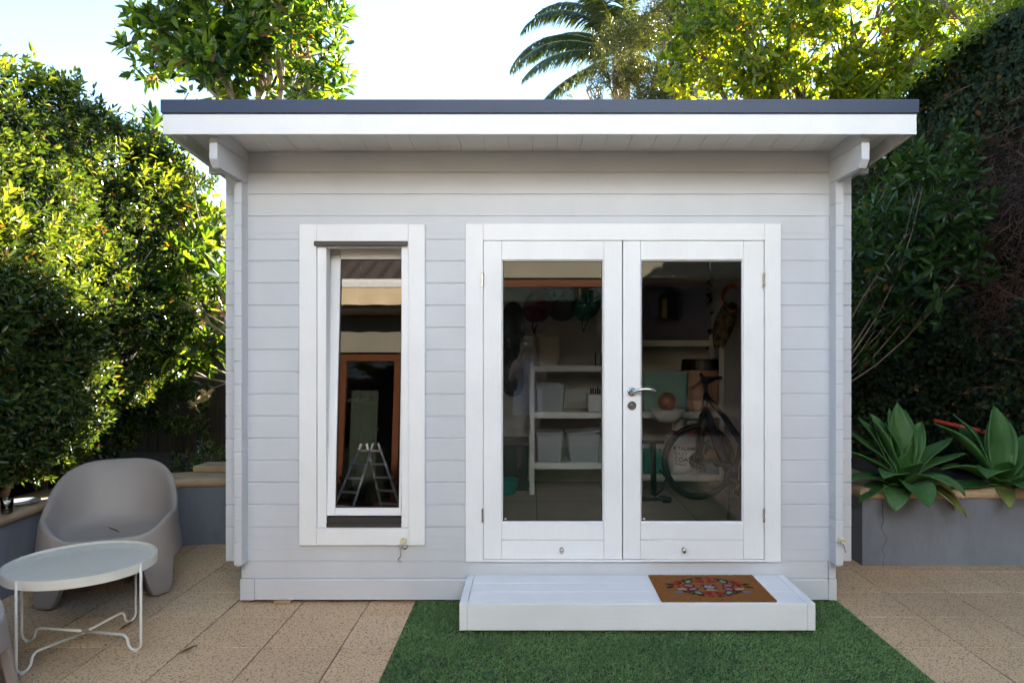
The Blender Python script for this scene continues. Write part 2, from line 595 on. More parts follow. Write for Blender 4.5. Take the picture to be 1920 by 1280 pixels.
# ================================================================== PLANTERS
def render_wall():
    m, nt, b, o = nodes_of('grey_blue_render')
    v = coords(nt)
    c = ramp(nt, noise(nt, v, 2.5, 7, 0.65), [(0.3, (0.150, 0.165, 0.20)), (0.7, (0.20, 0.22, 0.265))])
    runs = noise(nt, coords(nt, (4, 4, 0.9)), 2, 5, 0.7)
    c = mix_rgb(nt, 0.6, c, ramp(nt, runs, [(0.34, (0.80, 0.79, 0.77)), (0.55, (1, 1, 1))]), 'MULTIPLY')
    sp = noise(nt, v, 45, 4, 0.8)
    c = mix_rgb(nt, 0.5, c, ramp(nt, sp, [(0.62, (1, 1, 1)), (0.70, (0.55, 0.52, 0.48))]), 'MULTIPLY')
    nt.links.new(c, b.inputs['Base Color']); b.inputs['Roughness'].default_value = 0.85
    bump(nt, b, noise(nt, v, 60, 5, 0.7), 0.5, 0.004)
    return m
RENDERW = render_wall()
COPING = mat('sandstone_coping', (0.42, 0.30, 0.185), 0.75, 0.22, 5, 0.3, 50)
CREAMJ = mat('pale_coping_joint', (0.62, 0.58, 0.52), 0.8, 0.1)

def bullnose(y_front, y_back, z0, z1, n=7):
    """coping section (out, z): rounded front edge at y_front"""
    r = (z1 - z0)/2
    pts = [(y_back, z0)]
    for i in range(n):
        a = -math.pi/2 - math.pi*i/(n-1)
        pts.append((y_front + r + r*math.cos(a), z0 + r + r*math.sin(a)))
    pts.append((y_back, z1))
    return pts

def sweep(mb, path, sect):
    """sweep section (offset to the left of travel, z) along a plan path"""
    pts = [Vector(p) for p in path]
    n = len(sect); m = len(pts)
    vs = []
    for i, p in enumerate(pts):
        d1 = (pts[i]-pts[i-1]).normalized() if i else None
        d2 = (pts[i+1]-pts[i]).normalized() if i < m-1 else None
        d = ((d1 or d2) + (d2 or d1)).normalized()
        nrm = Vector((-d.y, d.x))
        k = 1/max(0.5, nrm.dot(Vector((-(d2 or d1).y, (d2 or d1).x))))
        for (o, z) in sect:
            q = p + nrm*o*k
            vs.append((q.x, q.y, z))
    fs = [(i*n+a, i*n+(a+1) % n, (i+1)*n+(a+1) % n, (i+1)*n+a) for i in range(m-1) for a in range(n)]
    fs += [tuple(range(n)), tuple((m-1)*n+a for a in range(n))[::-1]]
    mb.add(vs, fs)

# left planter: along the left boundary, round corner, along the back to the shed
corner = [(-3.22 + 0.75*(1-math.cos(a)), 4.66 + 0.75*math.sin(a)) for a in [R(t) for t in range(0, 91, 15)]]
LPATH = [(-3.22, -3.2), (-3.22, 3.0)] + corner + [(-1.98, 5.41)]
root = thing('garden_planter', 'low grey rendered planter with sandstone coping, curving round behind the tub chair', 'planter', (-3.22, 4.0, 0))
w = MB(); sweep(w, LPATH, [(0, -0.02), (0.2, -0.02), (0.2, 0.45), (0, 0.45)])
obj('planter_wall', w, RENDERW, root)
cp = MB(); sweep(cp, LPATH, bullnose(-0.03, 0.30, 0.45, 0.52))
obj('coping', cp, COPING, root)
for (p, q) in [((-3.26, 4.28), (-3.54, 4.30)), ((-2.86, 5.18), (-3.08, 5.50)), ((-2.30, 5.37), (-2.23, 5.70))]:
    jn = MB(); jn.tube([(p[0], p[1], 0.519), (q[0], q[1], 0.519)], 0.0032, 5)
    obj('joint', jn, CREAMJ, root)
so = MB()
so.add([(-6.5, -3.2, 0.40), (-3.44, -3.2, 0.40), (-3.44, 4.6, 0.40), (-3.0, 5.45, 0.40), (-2.4, 5.62, 0.40), (-1.98, 5.62, 0.40), (-1.98, 7.5, 0.40), (-6.5, 7.5, 0.40)], [tuple(range(8))])
tag(obj('soil', so, SOIL), kind='structure')
sl = MB(); sl.prism([(0, 0), (0.42, 0.02), (0.44, 0.24), (0.02, 0.22)], 0.521, 0.575, 'z')
for i, v in enumerate(sl.v): sl.v[i] = (v[0]-2.74, v[1]+5.62, v[2])
o = obj('stone_slab', sl, COPING, bev=0.008); tag(o, 'loose sandstone slab lying on the back coping between tub chair and shed', 'stone slab')

# right planter
root = thing('garden_planter', 'grey rendered planter with bullnose coping holding the agaves right of shed', 'planter', (2.3, 4.85, 0))
RY = F*H/(1060-VY); RXL = (1617-VX)*RY/F
w = MB()
w.box(RXL, 5.2, RY, RY+0.2, -0.02, 0.47)
w.box(RXL, RXL+0.2, RY+0.2, 9.0, -0.02, 0.47)
obj('planter_wall', w, RENDERW, root)
cp = MB()
sweep(cp, [(5.2, RY), (RXL, RY), (RXL, 9.0)][::-1], [(p[0], p[1]) for p in bullnose(-0.03, 0.30, 0.47, 0.545)])
o = obj('coping', cp, COPING, root)
for xx in (RXL+0.03, RXL+0.70):
    jn = MB(); jn.tube([(xx+0.045*math.sin(0), RY+0.008, 0.475)] + [(xx, RY-0.03+0.0375+0.0385*math.cos(a), 0.5075+0.0385*math.sin(a)) for a in [R(t) for t in (250, 215, 180, 145, 110)]] + [(xx-0.04, RY+0.27, 0.545)], 0.0035, 5)
    obj('joint', jn, CREAMJ, root)
ck = MB(); rngc = random.Random(3)
cx_, pts = (1655-VX)*RY/F, []
for k in range(13):
    pts.append((cx_ + rngc.uniform(-0.014, 0.014) + (0.02 if 5 < k < 9 else 0), RY-0.0005, 0.46-0.46*k/12))
ck.tube(pts, [0.0022 if k < 5 else 0.0014 for k in range(13)], 5)
obj('crack', ck, SOIL, root)
so = MB(); so.add([(RXL+0.2, RY+0.2, 0.44), (6.5, RY+0.2, 0.44), (6.5, 9.0, 0.44), (RXL+0.2, 9.0, 0.44)], [(0, 1, 2, 3)])
tag(obj('soil', so, SOIL), kind='structure')

# ================================================================== FENCE
FENCEW = mat('weathered_paling', (0.055, 0.04, 0.028), 0.9, 0.35, 5, 0.5, 40, stretch=(6, 6, 0.6))
def fence(name, label, x0, y0, x1, y1, h, z0=0.0):
    L = math.hypot(x1-x0, y1-y0); a = math.atan2(y1-y0, x1-x0)
    root = thing(name, label, 'fence', (x0, y0, z0), a)
    p = MB(); n = int(L/0.105)
    for i in range(n):
        hh = h + random.uniform(-0.015, 0.015); t = random.uniform(-0.004, 0.004)
        p.box(i*0.105+0.003, i*0.105+0.100, t, t+0.015, 0, hh)
    for i in range(n-1): p.box(i*0.105+0.07, i*0.105+0.138, 0.0195, 0.0199+0.012, 0, h-0.03)
    obj('paling', p, FENCEW, root, local=True)
    for z in (0.35, h*0.55, h-0.25):
        r = MB(); r.box(0, L, 0.033, 0.07, z, z+0.075)
        obj('rail', r, FENCEW, root, local=True)
    for i in range(int(L/2.3)+1):
        q = MB(); q.box(i*2.3, i*2.3+0.09, 0.072, 0.16, 0, h+0.02)
        obj('post', q, FENCEW, root, local=True)
    return root
fence('paling_fence', 'dark weathered timber paling fence behind the planter and the shed', -7.0, 7.55, 6.5, 7.55, 1.85)
fence('paling_fence', 'dark timber paling fence along the left boundary behind the hedge', -4.55, -3.2, -4.55, 7.5, 1.7)

# ================================================================== SHED
XL, XR = -1.744, 1.839                # outer faces of the side walls
TH = 0.044
CB, CP = 0.2537, 0.1331               # bottom of the logs, course pitch
YB = 6.95                             # back wall outer face
def roof_under(y): return 2.713 + (YW - y)*0.085
shed = thing('garden_shed', 'pale grey log cabin shed with white double glazed doors and slate blue roof edge', 'shed', (0.05, YW, 0))

def log_prof(z0, z1, y_out, y_in, sgn=1):
    """section of one log (y,z), outer face at y_out with chamfered edges"""
    e = 0.0055
    return [(y_in, z0), (y_out+e*sgn, z0), (y_out+e*sgn, z0+0.0035), (y_out, z0+0.006), (y_out, z1-0.006), (y_out+e*0.9*sgn, z1-0.0005), (y_in, z1-0.0005)]

WX0, WX1 = (578-VX)/312, (781-VX)/312         # window opening
WZ0, WZ1 = H-(1004-VY)/312, H-(438-VY)/312
DX0, DX1 = (890-VX)/312, (1447-VX)/312
DZ0, DZ1 = 0.26, H-(436-VY)/312
fw = MB()
zs = [CB] + [0.3237 + CP*i for i in range(0, 19)]
zs = [z for z in zs if z < 2.70] + [2.7125]
for k in range(len(zs)-1):
    z0, z1 = zs[k], zs[k+1]
    # cut at the openings
    def spans(zm):
        cuts = [(XL-0.088, XR+0.088)]
        for (a, b, c, d) in ((WX0, WX1, WZ0, WZ1), (DX0, DX1, DZ0, DZ1)):
            if c <= zm <= d:
                cuts = [s for t in cuts for s in ((t[0], min(t[1], a)), (max(t[0], b), t[1])) if s[1]-s[0] > 0.01]
        return cuts
    edges = sorted({z0, z1} | {z for z in (WZ0, WZ1, DZ0, DZ1) if z0+0.004 < z < z1-0.004})
    if len(edges) == 2:
        for (a, b) in spans((z0+z1)/2): fw.prism(log_prof(z0, z1, YW, YW+TH), a, b, 'x')
    else:
        for lo, hi in zip(edges[:-1], edges[1:]):
            for (a, b) in spans((lo+hi)/2):
                fw.prism([(YW+TH, lo), (YW+0.0002, lo), (YW+0.0002, hi-0.0005), (YW+TH, hi-0.0005)], a, b, 'x')
# the top logs run on sideways to carry the verge boards
for (a, b) in ((-1.935, XL-0.088), (XR+0.088, 2.03)):
    fw.prism([(YW+TH, 2.58), (YW, 2.58), (YW, 2.712), (YW+TH, 2.712)], a, b, 'x')
obj('front_wall', fw, WALLP, shed)

def clip_top(poly, zf):
    """clip (y,z) polygon below z = zf(y)"""
    out = []
    n = len(poly)
    for i in range(n):
        p, q = poly[i], poly[(i+1) % n]
        fp, fq = p[1]-zf(p[0]), q[1]-zf(q[0])
        if fp <= 0: out.append(p)
        if (fp < 0 < fq) or (fq < 0 < fp):
            t = fp/(fp-fq); out.append((p[0]+(q[0]-p[0])*t, p[1]+(q[1]-p[1])*t))
    return out
YP = YW - 0.088
for side in (0, 1):
    xo, xi = (XL, XL+TH) if side == 0 else (XR, XR-TH)
    sw = MB(); br = MB()
    zc = [CB] + [CB + CP*(i+1) for i in range(19)]
    for k in range(len(zc)-1):
        z0, z1 = zc[k]+0.0015, zc[k+1]-0.0015
        y0 = YP; y1 = YB+0.088
        zm = lambda y: roof_under(y)-0.004
        if z0 > roof_under(YP)-0.02: continue
        top = z0 > 2.50
        if top:
            yb = YW-0.405 + (0.0 if z0 < 2.6 else 0.0)
            if z0 < 2.6:
                poly = [(yb, z0+0.04), (yb+0.035, z0), (y1, z0), (y1, z1), (yb, z1)]
            else:
                poly = [(yb, z0), (y1, z0), (y1, z1+0.2), (yb, z1+0.2)]
        else:
            e = 0.004
            poly = [(y0, z0+e), (y0+e, z0), (y1, z0), (y1, z1), (y0+e, z1), (y0, z1-e)]
        poly = clip_top(poly, zm)
        if len(poly) < 3: continue
        tgt = br if top else sw
        # chamfered faces: a full-thickness body and 4 mm set-back edges
        tgt.prism(poly, min(xo, xi), max(xo, xi), 'x')
    # solid tongue behind the joints
    tong = clip_top([(YW+0.004, CB+0.004), (YB, CB+0.004), (YB, 2.9), (YW+0.004, 2.9)], lambda y: roof_under(y)-0.03)
    sw.prism(tong, min(xo, xi)+0.006, max(xo, xi)-0.006, 'x')
    sw.prism([(YP+0.004, CB+0.004), (YW, CB+0.004), (YW, 2.51), (YP+0.004, 2.51)], min(xo, xi)+0.004, max(xo, xi)-0.004, 'x')
    swo = obj('side_wall', sw, WALLV, shed)
    # double tongue showing under the corner post and the bracket
    for dx in (0.010, 0.020, 0.030):
        pass
    o = obj('roof_bracket', br, WALLV, shed, bev=0.002)
    for dx in (0.013, 0.026):
        x = min(xo, xi)+dx
        gr = MB()
        gr.box(x, x+0.0045, YW-0.36, YP-0.002, 2.5125, 2.5155)
        obj('tongue', gr, WALLV, o)
        gr = MB(); gr.box(x, x+0.0045, YP+0.003, YW-0.002, CB-0.007, CB+0.001)
        obj('tongue', gr, WALLV, swo)

bw = MB()
for k in range(len(zs)-1):
    if zs[k+1] < 2.45:
        bw.box(XL-0.088, XR+0.088, YB-TH, YB, zs[k]+0.001, zs[k+1]-0.001)
bw.box(XL+0.05, XR-0.05, YB-TH+0.01, YB-0.01, 0.03, roof_under(YB)-0.02)
obj('back_wall', bw, INT, shed)

# base boards
pb = MB()
pb.prism([(YW+0.03, 0.148), (YW+0.004, 0.148), (YW+0.004, 0.2525), (YW+0.03, 0.2525)], XL+0.008, XR-0.050, 'x')
pb.box(XL+0.004, XL+0.0075, YW+0.005, YW+0.03, 0.148, 0.2525)
pb.box(XR-0.047, XR-0.004, YW+0.003, YW+0.03, 0.148, 0.2525)
pb.prism([(YW+0.03, 0.022), (YW-0.002, 0.022), (YW-0.002, 0.140), (YW+0.004, 0.146), (YW+0.03, 0.146)], XL+0.085, XR-0.052, 'x')
pb.box(XL-0.001, XL+0.0835, YW-0.003, YW+0.03, 0.020, 0.146)
pb.box(XR-0.050, XR-0.001, YW-0.003, YW+0.03, 0.020, 0.146)
for x in (XL, XR-0.03):
    pb.box(x, x+0.03, YW+0.032, YB, 0.022, 0.25)
obj('base_board', pb, WALLP, shed, bev=0.002)
fl = MB(); fl.box(XL+TH+0.002, XR-TH-0.002, YW+TH+0.002, YB-TH-0.002, 0.05, 0.20)
def floor_mat():
    m, nt, b, o = nodes_of('shed_floor_tile')
    v = coords(nt)
    br = nt.nodes.new('ShaderNodeTexBrick')
    br.offset = 0.0; br.inputs['Scale'].default_value = 1.0
    br.inputs['Brick Width'].default_value = 0.62; br.inputs['Row Height'].default_value = 0.62
    br.inputs['Mortar Size'].default_value = 0.004
    br.inputs['Color1'].default_value = (0.44, 0.37, 0.30, 1); br.inputs['Color2'].default_value = (0.40, 0.34, 0.28, 1)
    br.inputs['Mortar'].default_value = (0.09, 0.075, 0.06, 1)
    nt.links.new(v, br.inputs['Vector'])
    c = mix_rgb(nt, 0.5, br.outputs[0], ramp(nt, noise(nt, v, 3, 6, .7), [(.3, (.7, .7, .7)), (.7, (1.1, 1.1, 1.1))]), 'MULTIPLY')
    nt.links.new(c, b.inputs['Base Color'])
    b.inputs['Roughness'].default_value = 0.45
    return m
obj('floor', fl, floor_mat(), shed)

# roof: boards, sheet, edge trims
FY = F/352.0                                   # fascia plane
FXL, FXR = (305-VX)*FY/F, (1719-VX)*FY/F
rb = MB()
x = FXL+0.005
while x < FXR-0.03:
    x1 = min(x+0.1405, FXR-0.005)
    a, b2 = x+0.0007, x1-0.0007
    y0, y1 = FY+0.026, YB+0.25
    e = 0.003
    rb.add([(a, y0, roof_under(y0)+e), (a+e, y0, roof_under(y0)), (b2-e, y0, roof_under(y0)), (b2, y0, roof_under(y0)+e), (b2, y0, roof_under(y0)+0.018), (a, y0, roof_under(y0)+0.018),
            (a, y1, roof_under(y1)+e), (a+e, y1, roof_under(y1)), (b2-e, y1, roof_under(y1)), (b2, y1, roof_under(y1)+e), (b2, y1, roof_under(y1)+0.018), (a, y1, roof_under(y1)+0.018)],
           [(0,1,7,6),(1,2,8,7),(2,3,9,8),(3,4,10,9),(4,5,11,10),(5,0,6,11),(5,4,3,2,1,0),(6,7,8,9,10,11)])
    x += 0.1405
obj('soffit', rb, SOFF, shed)
rs = MB()
rs.add([(FXL-0.004, FY+0.002, roof_under(FY)+0.020), (FXR+0.004, FY+0.002, roof_under(FY)+0.020), (FXR+0.004, YB+0.26, roof_under(YB+0.26)+0.020), (FXL-0.004, YB+0.26, roof_under(YB+0.26)+0.020),
        (FXL-0.004, FY+0.002, roof_under(FY)+0.060), (FXR+0.004, FY+0.002, roof_under(FY)+0.060), (FXR+0.004, YB+0.26, roof_under(YB+0.26)+0.060), (FXL-0.004, YB+0.26, roof_under(YB+0.26)+0.060)],
       [(0,3,2,1),(4,5,6,7),(0,1,5,4),(1,2,6,5),(2,3,7,6),(3,0,4,7)])
obj('roof_sheet', rs, FLASH, shed)
FZ0, FZ1 = H-(252-VY)/352, H-(214.5-VY)/352
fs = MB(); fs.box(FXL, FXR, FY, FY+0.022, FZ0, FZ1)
obj('fascia', fs, SOFF, shed, bev=0.003)  # duller white than the trim, to offset strong light on this board
for x in (FXL+0.002, FXR-0.026):
    b_ = MB()
    y0, y1 = FY+0.0235, YB+0.25
    d0 = roof_under(FY)-FZ0
    poly = [(y0, FZ0+0.004), (y1, roof_under(y1)-d0), (y1, roof_under(y1)+0.016), (y0, roof_under(y0)+0.016)]
    b_.prism(poly, x, x+0.024, 'x')
    obj('barge_board', b_, SOFF, shed, bev=0.002)
lt = MB(); lt.box(FXL+0.01, FXR-0.01, FY+0.004, FY+0.02, FZ1+0.0005, FZ1+0.007)
obj('roof_felt', lt, BLACK, shed)
fz = MB()
zt = H-(187-VY)/352
fz.prism([(FY-0.004, FZ1+0.006), (FY-0.008, FZ1+0.007), (FY-0.008, zt-0.003), (FY-0.004, zt), (FY+0.11, zt-0.008), (FY+0.11, zt-0.012), (FY-0.002, zt-0.006), (FY-0.003, FZ1+0.009)], FXL-0.008, FXR+0.008, 'x')
obj('roof_flashing', fz, FLASH, shed)
sr = MB()
for px in (746, 930, 1127, 1330, 1530):
    p = P(px, 208, FY)
    sr = MB(); sr.lathe([(0.0045, -0.0015), (0.004, -0.0035), (0.001, -0.0045)], (p.x, FY-0.008, p.z), 8, 'y')
    obj('flashing_screw', sr, FLASH, shed)
for xx in (FXL-0.007, FXR+0.003):
    y1 = YB+0.26
    fvs = MB(); fvs.prism([(FY-0.003, FZ1+0.008), (y1, roof_under(y1)+0.02), (y1, roof_under(y1)+0.085), (FY-0.003, zt-0.008)], xx, xx+0.004, 'x')
    obj('verge_flashing', fvs, FLASH, shed)

# ---- window
def tz(py): return H-(py-VY)/313.0
def tx(px): return (px-VX)/313.0
YT = F/313.8                                   # front of the trims
def frame_mb(x0, x1, z0, z1, wl, wr, wb, wt, y0, y1):
    m = MB()
    m.box(x0, x0+wl, y0, y1, z0, z1); m.box(x1-wr, x1, y0, y1, z0, z1)
    m.box(x0+wl+0.0006, x1-wr-0.0006, y0+0.0006, y1, z0, z0+wb); m.box(x0+wl+0.0006, x1-wr-0.0006, y0+0.0006, y1, z1-wt, z1)
    return m
wt = frame_mb(tx(562), tx(797), tz(1021), tz(421), tx(594)-tx(562), tx(797)-tx(766), tz(989)-tz(1021), tz(421)-tz(455), YT, YW-0.0003)
win = obj('window', wt, TRIMV, shed, bev=0.0025)
fr = frame_mb(tx(594.6), tx(765.4), tz(988.5), tz(455.6), tx(611.5)-tx(594.6), tx(765.4)-tx(752.5), 0.022, 0.026, YW-0.010, YW+0.075)
obj('frame', fr, TRIMV, win, bev=0.002)
db = MB(); db.box(tx(590.5), tx(765), YT-0.014, YT-0.001, tz(461.5), tz(453))
obj('drip_bar', db, DARKAL, win, bev=0.003)
sb = MB(); sb.prism([(YW-0.014, tz(988)), (YW-0.014, tz(981)), (YW-0.006, tz(979.5)), (YW-0.006, tz(970)), (YW+0.03, tz(969)), (YW+0.03, tz(988))], tx(612), tx(752), 'x')
obj('sill_bar', sb, DARKAL, win)
TILT = R(4.6)
def tilted(mb):
    piv = (YW+0.0, tz(968))
    for i, (x, y, z) in enumerate(mb.v):
        dy, dz = y-piv[0], z-piv[1]
        mb.v[i] = (x, piv[0]+dy*math.cos(TILT)+dz*math.sin(TILT), piv[1]-dy*math.sin(TILT)+dz*math.cos(TILT))
    return mb
sx0, sx1, sz0, sz1 = tx(607), tx(751), tz(967.5), tz(458)
sash = frame_mb(sx0, sx1, sz0, sz1, 0.062, 0.014, 0.046, 0.066, YW+0.002, YW+0.058)
obj('sash', tilted(sash), TRIMV, win, bev=0.003)
pn = MB(); pn.box(sx0+0.0615, sx1-0.0135, YW+0.020, YW+0.024, sz0+0.0455, sz1-0.0655)
obj('pane', tilted(pn), TINTG, win)
gk = frame_mb(sx0+0.062, sx1-0.014, sz0+0.046, sz1-0.066, 0.005, 0.004, 0.005, 0.005, YW+0.013, YW+0.0195)
obj('gasket', tilted(gk), BLACK, win)

# ---- double doors
dc = frame_mb(tx(873), tx(1463), tz(1052), tz(420), tx(906)-tx(873), tx(1463)-tx(1433), 0.011, tz(420)-tz(451), YT, YW-0.0003)
casing = obj('door_casing', dc, TRIMV, shed, bev=0.0025)
jb = frame_mb(tx(906.6), tx(1432.4), tz(1048.3), tz(451.6), 0.010, 0.010, 0.004, 0.010, YW+0.012, YW+0.10)
obj('jamb', jb, TRIMV, casing)
def door(x0, x1, gx0, gx1, hinge_px, with_handle, y0):
    z0, z1 = tz(1047.6), tz(451.6)
    gz0, gz1 = tz(977), tz(489.5)
    m = MB()
    y1 = y0+0.044
    bd = 0.009
    m.box(x0, gx0-bd, y0, y1, z0, z1); m.box(gx1+bd, x1, y0, y1, z0, z1)
    zm = tz(1011.5)
    m.box(gx0-bd+0.0012, gx1+bd-0.0012, y0+0.0012, y1, zm+0.0012, gz0-bd)
    m.box(gx0-bd+0.0012, gx1+bd-0.0012, y0+0.0012, y1, z0, zm-0.0012)
    m.box(gx0-bd+0.0012, gx1+bd-0.0012, y0+0.0012, y1, gz1+bd, z1)
    d = obj('door', m, TRIMV, shed, bev=0.0025)
    # sloping glazing bead
    b = MB()
    for i, (o_, yy) in enumerate(((bd, y0+0.001), (0, y0+0.013), (0, y0+0.030), (bd, y0+0.030))):
        b.v += [(gx0-o_, yy, gz0-o_), (gx1+o_, yy, gz0-o_), (gx1+o_, yy, gz1+o_), (gx0-o_, yy, gz1+o_)]
    for i in range(4):
        for k in range(4):
            k2 = (k+1) % 4; j = (i+1) % 4
            b.f.append((i*4+k, i*4+k2, j*4+k2, j*4+k))
    obj('glazing_bead', b, TRIM, d)
    p = MB(); p.box(gx0+0.0004, gx1-0.0004, y0+0.016, y0+0.020, gz0+0.0004, gz1-0.0004)
    obj('pane', p, GLASS, d)
    gk = frame_mb(gx0, gx1, gz0, gz1, 0.0035, 0.0035, 0.0035, 0.0035, y0+0.012, y0+0.0157)
    obj('gasket', gk, BLACK, d)
    lb = MB(); lb.box(gx0+0.008, gx0+0.022, y0+0.0150, y0+0.0158, gz0+0.010, gz0+0.017)
    obj('glass_sticker', lb, TRIM, d)
    for pz in (525.5, 965):
        h = MB(); c = (tx(hinge_px), YT-0.006, tz(pz))
        h.lathe([(0.0065, -0.040), (0.0065, -0.0145), (0.0058, -0.013), (0.0058, 0.013), (0.0065, 0.0145), (0.0065, 0.040), (0.003, 0.044)], c, 12)
        h.box(c[0]-0.005, c[0]+0.005, c[1], c[1]+0.02, c[2]-0.013, c[2]+0.030)
        h.box(c[0]-0.004, c[0]+0.004, c[1], c[1]+0.02, c[2]-0.038, c[2]-0.015)
        obj('hinge', h, STEEL, d, smooth=False)
    kx = (gx0+gx1)/2 + (0.053 if not with_handle else -0.050)
    k = MB(); kc = (kx, y0, tz(1030))
    k.lathe([(0.016, 0.0), (0.016, -0.003), (0.008, -0.005), (0.007, -0.016), (0.012, -0.020), (0.0125, -0.026), (0.009, -0.029), (0.001, -0.030)], kc, 20, 'y', 0.85, 1.1)
    obj('knob', k, STEEL, d, smooth=True)
    if with_handle:
        hc = (tx(1184.5), y0, tz(734))
        h = MB()
        h.lathe([(0.0265, 0), (0.0265, -0.006), (0.024, -0.0085), (0.012, -0.009), (0.011, -0.045), (0.001, -0.048)], hc, 28, 'y')
        pts = [(hc[0]-0.002, y0-0.044, hc[2]-0.004)]
        for t in np.linspace(0, 1, 10):
            pts.append((hc[0]+0.006+0.132*t, y0-0.046-0.008*math.sin(math.pi*t), hc[2]-0.002+0.020*math.sin(math.pi*(0.08+0.80*t))))
        h.tube(pts, [0.0095]*3+[0.0100]*6+[0.0095, 0.0085], 12)
        obj('handle', h, STEEL, d, smooth=True)
        l = MB(); lc = (hc[0], y0, tz(760))
        l.lathe([(0.0265, 0), (0.0265, -0.006), (0.024, -0.0085), (0.011, -0.0085), (0.0105, -0.011), (0.001, -0.011)], lc, 28, 'y')
        l.box(lc[0]-0.0045, lc[0]+0.0045, y0-0.0115, y0-0.004, lc[2]-0.021, lc[2]-0.006)
        obj('lock', l, STEEL, d, smooth=False)
    return d
DY = YT+0.006
door(tx(906.7), tx(1166.2), tx(943), tx(1129.5), 905, False, DY)
door(tx(1168.2), tx(1431.8), tx(1203.5), tx(1391), 1431, True, DY+0.0015)
ast = MB(); ast.box(tx(1158), tx(1176), DY+0.047, DY+0.06, tz(1045), tz(456))
obj('astragal', ast, TRIM, casing)

# wind stays: a cream rubber stop and a steel hook
def stop(px, py, Y, hookdx, side):
    c = P(px, py, Y)
    s = MB()
    s.lathe([(0.017, 0.0), (0.0165, -0.02), (0.0155, -0.040), (0.014, -0.043), (0.007, -0.043), (0.0065, -0.034), (0.001, -0.034)], tuple(c), 18, 'y')
    st = obj('door_stop', s, RUBBER, shed, smooth=False)
    h = MB()
    if side == 0:
        h.lathe([(0.017, 0.0), (0.017, -0.004), (0.012, -0.007), (0.010, -0.016), (0.001, -0.018)], (c.x+0.002, YW, c.z-0.046), 16, 'y')
        a = Vector((c.x-0.022, YW-0.016, c.z-0.050))
        h.tube([(c.x, YW-0.012, c.z-0.044), (c.x-0.012, YW-0.016, c.z-0.044), a], 0.0045, 8)
        h.ball(a, 0.006)
        h.tube([a, a+Vector((0.001, -0.004, -0.022)), a+Vector((0.002, -0.004, -0.048)), a+Vector((-0.009, -0.006, -0.060)), a+Vector((-0.012, -0.007, -0.070)), a+Vector((-0.006, -0.008, -0.078)), a+Vector((0.008, -0.008, -0.076))], 0.0032, 8)
    else:
        a = Vector((c.x+0.014, Y+0.004, c.z-0.014))
        h.tube([a+Vector((-0.01, 0.012, 0.004)), a, a+Vector((0.003, -0.006, -0.020)), a+Vector((0.008, -0.012, -0.046)), a+Vector((0.010, -0.012, -0.056)), a+Vector((0.016, -0.012, -0.055))], 0.0032, 8)
    obj('hook', h, STEEL, st, smooth=True)
stop(757.5, 1012, YT, 0, 0)
stop(1576, 1011, YP-0.001, 0, 1)

wb = MB(); wb.prism([(0, 0), (0.10, 0), (0.10, 0.3), (0, 0.3)], 0.001, 0.019, 'z')
for i, v in enumerate(wb.v): wb.v[i] = (v[0]-1.54, v[1]+YW-0.012, v[2])
tag(obj('packing_block', wb, RAWWOOD), 'raw pine packing block under the front base board of the shed', 'timber block')
wb = MB()
for x in (-1.42, -0.3, 0.9, 1.6): wb.box(x, x+0.14, YW+0.05, YB-0.1, 0.0, 0.045)
obj('bearer', wb, BLACK, shed)

# ================================================================== STEP AND MAT
SX0, SX1, SY0, SY1, SZ = -0.380, 1.518, 3.693, YW-0.006, 0.174
st = thing('timber_step', 'white painted timber step standing on the turf below the double doors', 'step', (0.57, 3.93, 0.0))
dk = MB()
dk.box(SX0, SX0+0.042, SY0, SY1, 0.030, SZ)
dk.box(SX1-0.042, SX1, SY0, SY1, 0.030, SZ)
dk.box(SX0+0.0425, SX1-0.0425, SY0+0.0003, SY0+0.042, 0.0305, SZ-0.0004)
obj('frame', dk, STEPP, st, bev=0.003)
pk = MB()
n = 3; yy0, yy1 = SY0+0.0435, SY1
wd = (yy1-yy0)/n
for i in range(n):
    pk.box(SX0+0.0445, SX1-0.0445, yy0+i*wd+0.0015, yy0+(i+1)*wd-0.0015, SZ-0.03, SZ-0.0012)
obj('tread', pk, STEPP, st, bev=0.0025)
for x in (SX0+0.1, 0.55, SX1-0.2):
    fb = MB(); fb.box(x, x+0.09, SY0+0.05, SY1-0.03, 0.006, 0.14)
    obj('foot', fb, BLACK, st)

